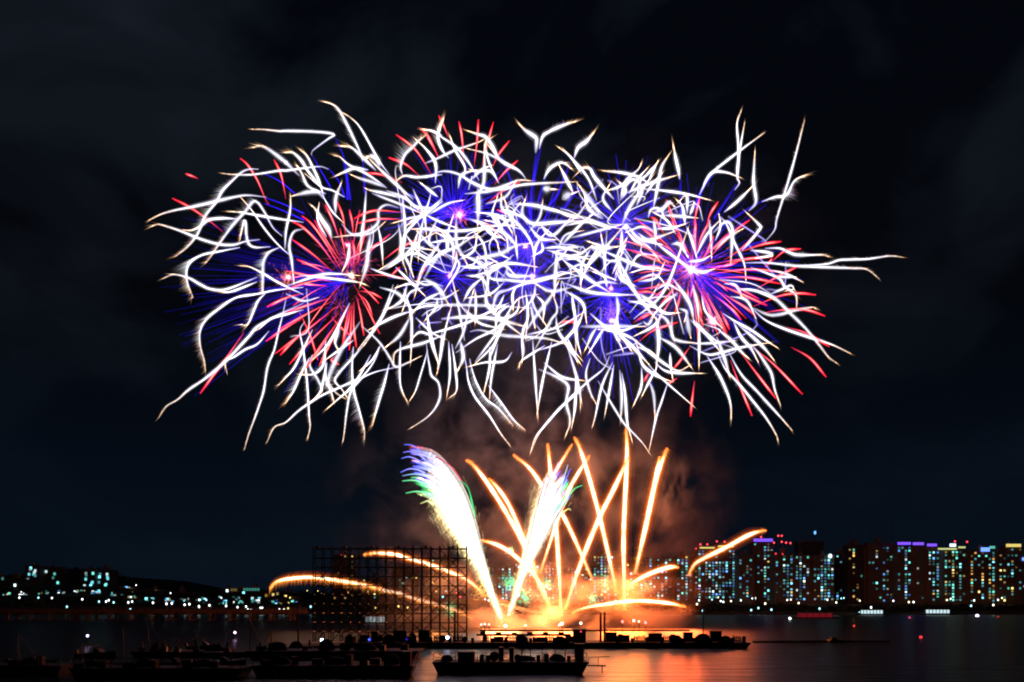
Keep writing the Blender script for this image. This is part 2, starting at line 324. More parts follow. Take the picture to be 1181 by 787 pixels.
# low houses strung along the left bank
for i in range(17+16):
    HD = 760 if i < 17 else 885
    u = (2+i*20.5 if i < 17 else -6+(i-17)*21.5)+random.uniform(-3,3); wd_ = random.uniform(9,17); vt = 686+random.uniform(-3,4)+(3 if u > 150 else 0) - (0 if i < 17 else (7 if u < 150 else 3))
    x0, x1 = (u-U0)/F*HD, (u+wd_-U0)/F*HD; W = x1-x0; z0 = land((x0+x1)/2, HD)-1.5; H = max(5, CAM_Z+(VH-vt)/F*HD-z0)
    o = empty('riverside_house', ((x0+x1)/2, HD, z0), 'low house on the left bank, %s row, %s from the left frame edge' % ('waterside' if i < 17 else 'hillside', ['first','second','third','fourth','fifth','sixth','seventh','eighth','ninth','tenth','eleventh','twelfth','thirteenth','fourteenth','fifteenth','sixteenth','seventeenth'][i if i < 17 else i-17]), 'house', 'low houses on the left bank')
    q = MB(); q.box(-W/2, W/2, 0, 9, 0, H); q.build('wall', DARKW, o)
    q = MB(); q.box(-W/2-.4, W/2+.4, -.4, 9.4, H+.003, H+.4); q.add([(-W/2-.4,-.4,H+.403),(W/2+.4,-.4,H+.403),(W/2+.4,9.4,H+.403),(-W/2-.4,9.4,H+.403),(-W/2+1,4.5,H+2.4),(W/2-1,4.5,H+2.4)],[(0,1,5,4),(1,2,5),(2,3,4,5),(3,0,4),(3,2,1,0)]); q.build('roof', HULL, o)
    for j in range(random.randint(4,10)):
        put('window', wmesh(random.choice((1.2,1.8,2.6)), random.choice((1.0,1.5,1.9)), WM[random.choice(('cyan','teal','teal','ice','yellow','white','blue','cyan'))][random.choice((0,1,1,2,2,3))]), o, (random.uniform(-.42,.42)*W, -.06, random.uniform(.25,.92)*H))
# lamps along and above the bank
LAMPS = {'white': glow('lamp_white', (.9, 1, 1), 3.2), 'warm': glow('lamp_warm', (1, .9, .6), 3.0), 'cyan': glow('lamp_cyan', (.4, .9, 1), 2.4), 'yellow': glow('lamp_yellow', (1, .75, .2), 2)}
LM = {}
for k, ma in LAMPS.items():
    q = MB(); q.bar((0,.3,-6.6), (0,.3,.25), .14, 6, .1, mat=1); q.ball((0,0,0), .64, 8, 6, 1.25); q.box(-.3, .3, -.2, .5, 1.08, 1.25, mat=1)
    me = bpy.data.meshes.new('street_lamp'); me.from_pydata(q.v, [], q.f); me.materials.append(ma); me.materials.append(STEEL); me.polygons.foreach_set('material_index', q.m); LM[k] = me
def lamp(u, v, k):
    lo, hi = SHORE + 2, 1000.0
    f = lambda D: (lambda p: p.z - 6.5 - land(p.x, p.y))(at(u, v, D))
    if f(lo) < 0: D = lo
    else:
        D = lo
        while D < hi and f(D) > 0: D += 4
    p = at(u, v, D)
    o = bpy.data.objects.new('street_lamp', LM[k]); C.objects.link(o); o.location = p; s_ = random.uniform(.75, 1.25); 
    side = 'right hand bank below the apartment blocks' if u > 700 else ('left hand bank and low hill' if u < 345 else 'middle bank behind the scaffold')
    tag(o, 'small %s lamp post on the %s' % ({'white':'white','warm':'warm white','cyan':'cyan','yellow':'yellow'}[k], side), 'street lamp', '%s lamp posts on the %s' % ({'white':'white','warm':'warm white','cyan':'cyan','yellow':'yellow'}[k], side))
for x, y in ((437,408),(447,390),(540,375),(552,393),(565,397),(602,393),(650,390),(705,380),(720,378),(768,405),(853,372),(875,388),(892,386),(930,403),(1070,386)): lamp(700+x*.2377, 600+y*.2377, random.choice(('white','warm')))
for x, y in ((700,437),(735,427),(798,435),(465,440),(510,386),(987,457)): lamp(700+x*.2377, 600+y*.2377, 'cyan')
for x, y in ((60,387),(103,400),(217,391),(272,424),(380,392),(455,398),(478,398),(640,388),(658,382),(722,374),(755,372),(772,390),(757,416),(865,412),(888,387),(907,378),(940,372),(958,374),(988,372),(1010,370)): lamp(940+x*.2377, 600+y*.2377, random.choice(('white','warm','cyan')))
for x, y in ((22,430),(215,450),(127,380),(140,378)): lamp(940+x*.2377, 600+y*.2377, 'cyan')
for x, y in ((110,293),(295,295),(467,302),(602,315),(617,308),(728,320),(750,315),(772,222),(882,243),(968,267),(868,322),(945,328),(975,325),(1048,333),(1075,330),(1132,305),(1130,345)): lamp(*z3(x, y), 'white')
for x, y in ((380,345),(740,358),(218,293),(562,315),(645,320),(1165,300)): lamp(*z3(x, y), 'cyan')
for x, y in ((45,237),(43,270),(98,265),(160,225),(185,187),(185,268),(245,275),(290,272),(300,285),(315,290),(275,200),(365,278),(375,278),(465,285),(488,288)): lamp(220+x*.2202, 640+y*.2202, 'white')
for x, y in ((82,237),(557,345),(525,318),(628,272),(800,355),(852,360),(588,315),(425,300)): lamp(220+x*.2202, 640+y*.2202, 'cyan')
for x, y in ((510,280),(610,188),(665,190),(687,200),(1088,270),(1137,278),(970,278),(500,215),(520,225)): lamp(220+x*.2202, 640+y*.2202, 'yellow')
for x, y in ((510,300),(520,352),(548,345),(662,350),(720,370),(745,380),(790,355),(392,660),(405,665),(660,560)): lamp(440+x*.305, 490+(y if y > 500 else y+230)*.305, 'white')

for i, u in enumerate((765, 800, 845, 890, 935, 985, 1030, 1070, 1110, 1160, 40, 110)):
    ld = bpy.data.lights.new('street_light_spill', 'POINT'); ld.color = (1, .36, .13); ld.energy = 450; ld.shadow_soft_size = .8
    o = bpy.data.objects.new('street_light_spill', ld); C.objects.link(o); o.location = at(u, 692, 782)
# waterside pavilions, lit strips and buoys on the right
def pavilion(u0, u1, v, D, label, ma, name='floating_pavilion', n=6):
    a, c = at(u0, v, D), at(u1, v, D); W = c.x - a.x; o = empty(name, ((a.x+c.x)/2, D, 0), label, 'floating pavilion')
    z = max(1.4, a.z)
    q = MB(); q.box(-W/2-3, W/2+3, -3, 6, -.3, .5); q.build('pontoon', HULL, o)
    q = MB(); q.box(-W/2, W/2, -.5, 4, .505, z-1.2); q.box(-W/2-1, W/2+1, -1, 5, z+1.25, z+1.6)
    for i in range(n+1): q.box(-W/2+W*i/n-.15, -W/2+W*i/n+.15, -.9, -.6, .503, z+1.24)
    q.build('cabin', DARKW, o)
    for i in range(n):
        q = MB(); x = -W/2+W*(i+.5)/n; q.box(x-W/n*.4, x+W/n*.4, -.5, 3.9, z-1.15, z+1.15); q.build('window', ma, o)
pavilion(995.5, 1018, 706, 545, 'long floating pavilion with a row of cyan windows, left one on the right', WM['ice'][2])
pavilion(1071, 1095, 705.5, 545, 'long floating pavilion with a row of cyan windows, right one near the frame edge', WM['ice'][2])
pavilion(422, 442, 718, 320, 'floating pavilion with cyan windows seen through the scaffold', WM['ice'][1], n=5)
pavilion(922, 960, 711.5, 430, 'moored restaurant boat with a long red light strip', glow('red_strip', (.9,.03,.07), .16), 'restaurant_boat', 5)
def marker(u, v, D, r, ma, label, cat, name, pole=True):
    p = at(u, v, D); q = MB(); q.ball(p, r, 10, 6)
    if pole: q.bar((p.x, p.y+.1, -.4), (p.x, p.y+.1, p.z-r*.8), r*.18, 6, mat=1); q.bar((p.x,p.y+.1,-.5),(p.x,p.y+.1,.35), r*1.1, 10, r*.8, mat=2)
    return tag(q.build(name, [ma, STEEL, HULL]), label, cat)
for u, v, D, r, c, lab in ((1127,710.5,480,1.0,(.75,.6,1),'bright purple white lamp buoy near the right frame edge'),(911,713.5,380,.62,(1,1,.9),'bright white lamp buoy left of the red strip boat'),
        (985,722,265,.35,(1,.05,.05),'small red buoy light on open water, left of three'),(1062,735,180,.35,(1,.05,.05),'small red buoy light on open water, nearest of three'),(1049,712.5,420,.6,(.6,.05,.2),'faint pink buoy light far out on the right'),
        (1151,711.5,440,.5,(.5,.02,.02),'faint red buoy light near the right frame edge')):
    marker(u, v, D, r, glow('buoy_lamp', c, 4 if r > .61 else 1.2, 'AUTO'), lab, 'buoy', 'lamp_buoy')

# ------------------------------------------------------------------ elevated road on the left
BRD = mat('dark_bridge_concrete', (.07,.05,.04), .9, 0, .4, .4)  # plain dark concrete tone, mottled at random
br = empty('elevated_road_bridge', at(150, 717, 380) * 1, 'long low rusty brown road bridge on piers at left', 'bridge'); br.location.z = 0
BD = 380; bx0, bx1 = (-120-U0)/F*BD, (352-U0)/F*BD; ox = br.location.x
zt = CAM_Z - (703.0-VH)/F*BD
q = MB(); q.box(bx0-ox, bx1-ox, -6, 6, zt-.55, zt); q.build('deck', BRD, br)
for yy in (-5.9, 5.9):
    q = MB()
    for h in (.45, .95): q.box(bx0-ox, bx1-ox, yy-.06, yy+.06, zt+h, zt+h+.12)
    for i in range(66): x = bx0-ox+(bx1-bx0)*(i+.5)/66; q.box(x-.08, x+.08, yy-.05, yy+.05, zt+.003, zt+.449)
    q.build('railing', STEEL, br)
q = MB()
for yy in (-4.2, 0, 4.2): q.box(bx0-ox, bx1-ox, yy-.3, yy+.3, zt-1.7, zt-.553)
q.build('girder', mat('rusty_girder', (.1,.05,.03), .8, .2, .4, .5), br)
for i, u in enumerate(range(-100, 350, 23)):
    q = MB(); x = (u-U0)/F*BD-ox
    for yy in (-3.6, 3.6): q.bar((x,yy,-2),(x,yy,zt-2.2), .75, 10)
    q.box(x-.9, x+.9, -5, 5, zt-2.2, zt-1.703); q.box(x-1.4, x+1.4, -5, 5, -2, .4); q.build('pier', BRD, br)
# ------------------------------------------------------------------ barges
def barge(u0, u1, vt, D, dep, label, name='pontoon_barge', rails=True, cat='barge'):
    x0, x1 = (u0-U0)/F*D, (u1-U0)/F*D; W = x1-x0; z = CAM_Z-(vt-VH)/F*D
    o = empty(name, ((x0+x1)/2, D, 0), label, cat)
    q = MB(); s_ = min(1.2, W*.05)
    q.add([(-W/2+s_,0,-.6),(W/2-s_,0,-.6),(W/2-s_,dep,-.6),(-W/2+s_,dep,-.6),(-W/2,0,z-.15),(W/2,0,z-.15),(W/2,dep,z-.15),(-W/2,dep,z-.15)],[(3,2,1,0),(4,5,6,7),(0,1,5,4),(1,2,6,5),(2,3,7,6),(3,0,4,7)])
    n = int(W/1.6)
    for i in range(n): q.bar((-W/2+W*(i+.5)/n, -.13, z-.5), (-W/2+W*(i+.5)/n, -.13, z-.2), .16, 7)   # tyre fenders
    q.build('hull', HULL, o)
    q = MB(); q.box(-W/2-.05, W/2+.05, -.1, dep+.1, z-.147, z); q.build('deck', DECK, o)
    if rails:
        q = MB(); n = max(3, int(W/2.2))
        for i in range(n+1): x = -W/2+.1+(W-.2)*i/n; q.bar((x,.1,z),(x,.1,z+1.05),.035)
        for h in (.55, 1.05): q.bar((-W/2+.1,.1,z+h),(W/2-.1,.1,z+h),.028)
        q.build('railing', STEEL, o)
    return o, W, z
def crate(u, D, z, w_, h_, label, name='equipment_case', cat='case'):
    x = (u-U0)/F*D; o = empty(name, (x, D, z), label, cat, 'equipment cases on the long barge')
    q = MB(); q.box(-w_/2, w_/2, 0, .9, .05, h_); q.build('body', CANVAS, o)
    q = MB(); q.box(-w_/2-.03, w_/2+.03, -.03, .93, h_+.003, h_+.12)
    q.build('lid', HULL, o)
    q = MB()
    for i in (-1, 1): q.box(i*w_*.3-.06, i*w_*.3+.06, -.06, -.034, h_*.5, h_*.5+.12)
    q.build('latch', STEEL, o)
def rack(u, D, z, n, label, group='mortar racks on the long barge'):
    x = (u-U0)/F*D; o = empty('mortar_rack', (x, D, z), label, 'mortar rack', group)
    q = MB(); W = n*.3
    for yy in (0, .5): q.box(-W/2, W/2, yy, yy+.06, .15, .27); q.box(-W/2, W/2, yy, yy+.06, .62, .74)
    for xx in (-W/2-.06, W/2+.003): q.box(xx, xx+.057, 0, .56, 0, .8)
    q.build('frame', DECK, o)
    for i in range(n):
        q = MB(); xx = -W/2+.15+i*.3; h = random.uniform(.95, 1.25); q.bar((xx,.28,.02),(xx,.28,h),.11,8); q.build('mortar_tube', HULL, o)
def tarp(u, D, z, w_, h_, label):
    x = (u-U0)/F*D; q = MB(); n = 14; rows = []
    for j in range(5):
        t_ = j/4; s_ = math.cos(t_*1.45); hh = h_*math.sin(t_*1.57)
        for i in range(n):
            a = 2*math.pi*i/n; k = 1+.12*noise.noise((math.cos(a)*2+u, math.sin(a)*2, j*.7))
            rows.append((w_/2*s_*k*math.cos(a), .7*s_*k*math.sin(a)+.8, hh))
    q.add(rows, [(j*n+i, j*n+(i+1)%n, (j+1)*n+(i+1)%n, (j+1)*n+i) for j in range(4) for i in range(n)] + [tuple(4*n+i for i in range(n))])
    o = q.build('tarpaulin_mound', CANVAS); o.location = (x, D, z); tag(o, label, 'covered gear', 'tarpaulin mounds on the long barge')

LB, LW, LZ = barge(398, 866, 741.5, 141, 9, 'long black barge spanning the middle under the scaffold and lamps', rails=False)
tarps = [(402,1.8,1.3),(447,2.2,1.5),(475,1.6,1.7),(603,2.2,1.2),(646,2.6,1.1),(781,2.4,1.3),(812,3,1.6),(838,2.4,1.2)]
for i, (u, w_, h_) in enumerate(tarps):
    tarp(u, 141.5, LZ, w_, h_, ['tarpaulin mound at the left end of the long barge','low broad tarpaulin mound under the scaffold middle','taller tarpaulin mound under the scaffold','tarpaulin mound below the raised gantry left side','tarpaulin mound below the raised gantry right side','tarpaulin mound right of the twin posts','largest tarpaulin mound near the right end of the barge','tarpaulin mound at the right end of the long barge'][i])
for i, (u, w_, h_) in enumerate(((421,1.6,1.2),(432,1.2,1.8),(461,2.4,2.0),(489,2,2.1),(575,1.8,.9),(622,2.4,.8),(705,2,1.7),(722,1.3,1.2),(756,2.4,1.5),(794,1.6,1.7),(826,2,1.9))):
    crate(u, 142.5, LZ, w_, h_, ['low case second from the left end of the long barge','narrow upright case left of the low mound under the scaffold','wide case under the scaffold middle','tall square case under the scaffold right of the tallest mound','low case below the raised gantry left part','flat case below the raised gantry middle','tall case just right of the twin posts','small case second right of the twin posts','wide case in the right half of the barge','upright case beside the largest mound','tallest case near the right end of the long barge'][i])
for i, (u, n) in enumerate(((505,5),(528,6),(560,4),(590,6),(634,5),(661,4),(738,7),(770,5),(850,5))):
    rack(u, 144.5, LZ, n, ['rack of five mortar tubes under the right part of the scaffold','rack of six mortar tubes under the scaffold right edge','rack of four mortar tubes left below the raised gantry','rack of six mortar tubes below the raised gantry','rack of five mortar tubes below the gantry right half','rack of four mortar tubes beside the gantry right post','rack of seven mortar tubes in the right half of the barge','rack of five mortar tubes beside the wide case','rack of five mortar tubes at the right tip of the barge'][i])
def barrel(u, D, z, label, group, sc_=1.0):
    x = (u-U0)/F*D; q = MB(); h = .9*sc_; r_ = .3*sc_
    for a, b_, c in ((0,.3,1),(.3,.36,1.06),(.36,.62,1),(.62,.68,1.06),(.68,1,1)): q.bar((0,0,h*a),(0,0,h*b_),r_*c,12)
    o = q.build('oil_drum', HULL); o.location = (x, D, z); tag(o, label, 'drum', group)
def spool(u, D, z, label, group, r_=.7):
    x = (u-U0)/F*D; o = empty('cable_spool', (x, D, z), label, 'cable spool', group)
    q = MB(); q.bar((0,0,r_),(0,.12,r_),r_,18); q.build('flange', DECK, o); q = MB(); q.bar((0,.78,r_),(0,.9,r_),r_,18); q.build('flange', DECK, o)
    q = MB(); q.bar((0,.123,r_),(0,.777,r_),r_*.72,18); q.build('cable', CANVAS, o)
for i, u in enumerate((409,416,443,454,470,497,519,545,568,583,612,630,640,655,712,729,747,763,788,800,820,845,858)):
    D = random.uniform(141.3,143.4); barrel(u, D, LZ, 'oil drum standing among the gear on the long black barge', 'oil drums on the long barge', random.uniform(.8,1.25))
for i, u in enumerate((437,510,536,599,716,777,806)): spool(u, random.uniform(142,144), LZ, 'cable spool on edge among the gear on the long black barge', 'cable spools on the long barge', random.uniform(.5,.95))
# raised gantry over the barge
gx = empty('raised_gantry', ((604-U0)/F*146, 146, LZ), 'long narrow raised gantry with dark posts above the barge', 'gantry')
gl = (657-548)/F*146; gz = CAM_Z-(731.5-VH)/F*146-LZ
q = MB(); q.box(-gl/2, gl/2, 0, 2, gz-.35, gz); q.build('deck', HULL, gx)
for xx, ww in ((-gl/2+1.6,.35),(-gl/2+2.6,.12),(gl/2-.4,.6),(gl/2-2.4,.1),(0,.1)):
    q = MB(); q.box(xx-ww, xx+ww, .3, .3+ww*2, 0, gz-.353); q.build('post', STEEL, gx)
for k in range(6):
    q = MB(); xx = -gl/2+gl*(k+.4)/6; q.box(xx-.5, xx+.5, .5, 1.3, gz+.003, gz+.25+.2*R()); q.build('equipment_box', CANVAS, gx)
# control cabin right of the gantry
o = empty('control_hut', ((668-U0)/F*143, 142, LZ), 'dark control hut with a red lamp right of the raised gantry', 'hut')
q = MB(); q.box(-1.1,1.1,0,2.2,0,2.2); q.build('wall', HULL, o)
q = MB(); q.box(-1.3,1.3,-.2,2.4,2.203,2.4); q.build('roof', STEEL, o)
q = MB(); q.box(-.35,.35,-.05,-.003,.05,1.9); q.build('door', DECK, o)
q = MB(); q.ball((0.2,-.25,1.95),.13); q.build('red_lamp', RED, o)
for u, h, lab in ((692.7, 5.2, 'left of the twin dark posts on the barge'), (697.3, 5.4, 'right of the twin dark posts on the barge'), (524.5, 5.4, 'upright dark post at the right foot of the scaffold'), (811, 6.5, 'dark signal mast on the right half of the barge')):
    q = MB(); x = (u-U0)/F*145; q.bar((x,145,LZ),(x,145,LZ+h),.2 if u<800 else .1,8); q.box(x-.35,x+.35,144.7,145.3,LZ,LZ+.15); q.bar((x,145,LZ+h),(x,145,LZ+h+.25),.12,8,.02)
    tag(q.build('mooring_post', STEEL), lab, 'post')
# lamps on the barge
def floodlight(u, v, D, z, col, label, strength=14, r=.28, power=0):
    p = at(u, v, D); o = empty('floodlight', (p.x, p.y, z), label, 'floodlight', None)
    q = MB(); h = p.z - z; q.bar((0,.3,0),(0,.3,h),.05); q.box(-.4,.4,.1,.5,-.01,.06); q.build('stand', STEEL, o)
    q = MB(); q.box(-r-.08,r+.08,.05,.3,h-r-.08,h+r+.08); q.build('housing', HULL, o)
    q = MB(); q.ball((0,-.02,h),r,10,6); q.build('lens', glow('floodlight_lens', col, strength, 'NONE'), o)
floodlight(371.5, 738.5, 140, 0, (.55,.75,1), 'blue white floodlight at the scaffold left foot')
floodlight(426, 737.8, 140.3, LZ, (.05,.07,1), 'deep blue floodlight under the scaffold middle', 3, .22)
floodlight(516, 735.5, 140.3, LZ, (.5,.6,1), 'blue white floodlight under the scaffold right end', 14)
floodlight(469, 737.5, 140.3, LZ, (.05,.03,.8), 'faint violet floodlight between the two white floodlights', .5, .2)
floodlight(101, 733.5, 150, 0, (.6,.6,1), 'white blue lamp on a post standing in water at far left', 9, .2)
floodlight(271, 729.7, 180, 0, (1,.55,1), 'purple pink lamp on a post in the water left of the scaffold', 8, .24)

# floating platform under the scaffold
SB, SW, SZ = barge(338, 396, 745, 141, 9, 'black pontoon under the left part of the scaffold', rails=False)

# ------------------------------------------------------------------ scaffold
D0 = 146.0; sx0, sx1 = (361-U0)/F*D0, (538-U0)/F*D0; ztop = CAM_Z-(633-VH)/F*D0; base = LZ
sc = empty('stage_scaffold', ((sx0+sx1)/2, D0, base), 'tall dark lattice scaffold standing on the barge at left', 'scaffold')
W = sx1-sx0; H = ztop-base; nb = 17; nl = 10
SC = mat('scaffold_steel', (.07,.055,.045), .6, .2, .3, 2)
for row in (0, 1.7):
    for i in range(nb+1):
        q = MB(); x = -W/2+W*i/nb; q.bar((x,row,0),(x,row,H+.35),.1,6); q.ball((x,row,H+.4),.13,6,4); q.box(x-.2,x+.2,row-.2,row+.2,0,.06)
        for j in range(1, nl+1): q.bar((x,row,H*j/nl-.08),(x,row,H*j/nl+.08),.1,6)
        q.build('standard', SC, sc)
    for j in range(1, nl+1):
        q = MB(); z = H*j/nl; q.bar((-W/2-.1,row+.09,z),(W/2+.1,row+.09,z),.085,6); q.build('ledger', SC, sc)
def brace(i0, j0, i1, j1, row, r=.05):
    q = MB(); q.bar((-W/2+W*i0/nb,row-.1,H*j0/nl),(-W/2+W*i1/nb,row-.1,H*j1/nl),r,6); q.build('brace', SC, sc)
for b_ in ((0,6,4,10),(1,5,6,10),(3,1,9,7),(9,1,14,6),(11,0,17,6),(17,7,14,10),(12,6,16,9),(6,8,10,4),(10,10,17,5),(7,0,10,3),(13,0,9,4),(17,1,13,5),(10,3,15,8),(2,0,6,4),(5,3,1,7)): brace(*b_, 0, .085)
for i in range(10, 17):
    for j in range(0, 6):
        if (i*7+j*3) % 5 < 2: brace(i, j+(i+j)%2, i+1, j+1-(i+j)%2, 0, .07)
for i in range(0, 17):
    for j in range(0, 10):
        if (i*5+j*3) % 7 < 2 and not (i >= 10 and j < 6): brace(i, j+(j % 2), i+1, j+1-(j % 2), 1.7, .06)
q = MB()
for i in range(nb+1):
    for j in range(1, nl+1): x = -W/2+W*i/nb; q.bar((x+.09,0,H*j/nl+.1),(x+.09,1.7,H*j/nl+.1),.05,5)
tag(q.build('transom', SC, sc), kind='stuff')
for i in range(0, nb, 3):
    q = MB(); x = -W/2+W*(i+.5)/nb; q.box(x-.25,x+.25,-.1,.12,H+.1,H+.5); q.build('spotlight', HULL, sc)
for i, (u, h) in enumerate(((344, 8.2),)):
    q = MB(); x = (u-U0)/F*139; q.bar((x,139,-1),(x,139,h),.16,8,.12); q.bar((x-.5,139,h-.6),(x+.5,139,h-.6),.07,6)
    tag(q.build('mooring_pole', STEEL), 'lone tall dark pole in the water left of the scaffold', 'pole')

# ------------------------------------------------------------------ foreground barges
FB, FW, FZ = barge(499, 678, 764, 90, 5, 'nearest black work barge with railings and cabin, lower middle', 'work_barge')
o = empty('barge_cabin', ((537-U0)/F*90, 91, FZ), 'small dark cabin with roof edge coloured as if firelit on the nearest barge', 'cabin')
q = MB(); q.box(-.95,.95,0,2.6,0,1.05); q.build('wall', HULL, o)
q = MB(); q.box(-1.05,1.05,-.15,2.8,1.053,1.15); q.build('roof', mat('painted_firelight_roof', (.5,.42,.36), .5), o)  # roof colour lightened to imitate firelight on its edge
for xx in (-.5, .45): q = MB(); q.box(xx-.25,xx+.25,-.03,-.003,.4,.85); q.build('window', DARKW, o)
for i, (u, h, wd, lab) in enumerate(((578,1.5,.3,'thick bollard left of the middle on the nearest barge'),(590,1.45,.28,'thick bollard right of the middle on the nearest barge'),(668,1.9,.55,'broad winch block at the right end of the nearest barge'))):
    q = MB(); x = (u-U0)/F*92; q.bar((x,92,FZ),(x,92,FZ+h),wd,10); q.bar((x,92,FZ+h),(x,92,FZ+h+.12),wd*1.25,10); tag(q.build('deck_bollard', HULL), lab, 'bollard')
tarp(515, 91, FZ, 1.5, .75, 'tarpaulin mound at the left end of the nearest barge'); tarp(606, 92, FZ, 2.4, .6, 'low tarpaulin mound in the middle of the nearest barge'); tarp(643, 91.5, FZ, 1.9, .8, 'tarpaulin mound beside the winch block on the nearest barge')
for u, k_ in ((556,1.0),(563,.9),(621,.9),(630,1.1),(656,.8)): barrel(u, 91.2, FZ, 'oil drum standing on the nearest barge deck', 'oil drums on the nearest barge', k_*.9)
spool(570, 91.5, FZ, 'cable spool on edge left of the thick bollards on the nearest barge', None, .55); spool(597, 91.2, FZ, 'small cable spool right of the thick bollards on the nearest barge', None, .4)
for k, (u0, u1) in enumerate(((506,530),(556,578),(590,640),(640,668))):
    q = MB(); a = Vector(((u0-U0)/F*90.3, 90.3, FZ+.95)); c = Vector(((u1-U0)/F*90.3, 90.3, FZ+.95)); prev = a
    for j in range(1, 11): t = j/10; p = a.lerp(c, t); p.z -= math.sin(math.pi*t)*.5; q.bar(prev, p, .03, 5); prev = p
    tag(q.build('slack_rope', CANVAS), 'slack rope strung along the railing of the nearest barge', 'rope', 'ropes on the nearest barge')
for i, u in enumerate((560,602,612,625,640,652)):
    q = MB(); x = (u-U0)/F*91.5; h = random.uniform(.9,1.5); q.bar((x,91.5,FZ),(x,91.5,FZ+h),.04,6); q.box(x-.15,x+.15,91.35,91.65,FZ,FZ+.04); q.bar((x,91.5,FZ+h*.8),(x+.12,91.5,FZ+h),.03,5)
    tag(q.build('deck_stanchion', STEEL), 'thin upright stanchion on the nearest barge deck', 'stanchion', 'stanchions on the nearest barge')
o = empty('gangway', ((687-U0)/F*90, 91, .3), 'short gangway with handrail off the right end of the nearest barge', 'gangway')
q = MB(); q.box(-.8,1.3,0,1,.5,.6); q.build('walkway', DECK, o)
q = MB(); q.bar((-.7,0,.6),(-.7,0,1.5),.03); q.bar((.4,0,.6),(.4,0,1.5),.03); q.bar((-.7,0,1.5),(1.7,0,1.62),.04); q.build('handrail', STEEL, o)
q = MB(); q.bar((.9,.5,-.8),(.9,.5,.5),.07); q.build('leg', STEEL, o)
P2 = barge(290, 476, 768, 86, 4, 'long low black dock with railings left of the nearest barge', 'floating_dock', cat='dock')
q = MB(); x=(468-U0)/F*87; q.bar((x,87,-1),(x,87,2.6),.62,10); q.bar((x,87,2.6),(x,87,2.75),.7,10); tag(q.build('mooring_dolphin', HULL), 'stout black mooring pile at the right end of the dock', 'mooring pile')
P3 = barge(80, 278, 771, 84, 4, 'black dock along the bottom left with low railings', 'floating_dock', cat='dock')
P6 = barge(284, 482, 751, 112, 7, 'broad black pontoon in front of the scaffold', 'pontoon_barge', rails=False)
P4 = barge(-60, 70, 768, 88, 4, 'black dock cut off by the left frame edge', 'floating_dock', cat='dock')
P5 = barge(150, 400, 752, 118, 6, 'low black pontoon stretching left of the long barge', 'floating_dock', cat='dock', rails=False)
for i, u in enumerate((163,183,189,204,226,262,300,311,329,357,385,420,447)):
    D = 118.5 if u < 400 else 87; z = P5[2] if u < 400 else P2[2]; x = (u-U0)/F*D; h = random.uniform(.8,1.9); q = MB()
    q.bar((x,D,z),(x,D,z+h),.13,7,.1); q.box(x-.4,x+.4,D-.1,D+.4,z,z+h*.4); q.bar((x-.25,D,z+h*.7),(x+.25,D,z+h*.7),.04,5)
    tag(q.build('mooring_bollard', mat('painted_firelight_bollard', (.25,.11,.05), .6) if i < 3 else HULL), 'short mooring bollard on a dark dock at lower left', 'bollard', 'bollards on the dark docks')  # leftmost bollards carry orange firelight in their colour
def motorboat(u, v, D, Lb, label, rot=0, canopy=True):
    p = at(u, v, D); o = empty('moored_motorboat', (p.x, D, .05), label, 'motorboat', 'small boats moored at the dark docks'); o.rotation_euler.z = rot
    q = MB(); n = 8; rows = []
    for i in range(n+1):
        t = i/n; x = -Lb/2+Lb*t; b_ = Lb*.17*(1 if t < .55 else max(.03, 1-((t-.55)/.45)**1.8)); sh = .55+.35*t*t
        rows += [(x,-b_,sh),(x,-b_*.7,-.25),(x,b_*.7,-.25),(x,b_,sh)]
    fs = [(i*4+j, (i+1)*4+j, (i+1)*4+j+1, i*4+j+1) for i in range(n) for j in range(3)] + [(0,1,2,3),(n*4+3,n*4+2,n*4+1,n*4)] + [(i*4+3,(i+1)*4+3,(i+1)*4,i*4) for i in range(n)]
    q.add(rows, fs); q.build('hull', HULL, o)
    q = MB(); q.add([(.02*Lb,-Lb*.13,.62),(.02*Lb,Lb*.13,.62),(.16*Lb,Lb*.11,.72),(.16*Lb,-Lb*.11,.72),(-.03*Lb,-Lb*.12,1.25),(-.03*Lb,Lb*.12,1.25),(.06*Lb,Lb*.1,1.25),(.06*Lb,-Lb*.1,1.25)],[(0,1,2,3),(7,6,5,4),(0,4,5,1),(1,5,6,2),(2,6,7,3),(3,7,4,0)]); q.build('windscreen', DARKW, o)
    if canopy:
        q = MB(); q.box(-.34*Lb,.02*Lb,-Lb*.14,Lb*.14,1.75,1.83)
        q.build('canopy', CANVAS, o)
        for xx in (-.33,.01):
            for yy in (-.13,.13):
                q = MB(); q.bar((xx*Lb,yy*Lb,.6),(xx*Lb,yy*Lb,1.748),.035); q.build('canopy_post', STEEL, o)
    q = MB(); q.box(-.5*Lb-.35,-.5*Lb-.005,-.2,.2,.3,1.0); q.bar((-.5*Lb-.2,0,.3),(-.5*Lb-.25,0,-.5),.08); q.build('outboard_motor', HULL, o)
for a in ((38,757,100,5.5,'canopied motorboat moored at the far lower left',.15),(112,752,118,6,'canopied motorboat beyond the left dock, under the white blue lamp',-.1),(200,760,98,5,'open motorboat moored between the left docks',.05,False),(255,757,100,6,'canopied motorboat moored left of the scaffold pole',.2),(322,747,130,5,'open motorboat drifting by the tall dark pole',-.2,False),(235,744,138,5.5,'canopied motorboat far off below the purple lamp',.1)): motorboat(*a)
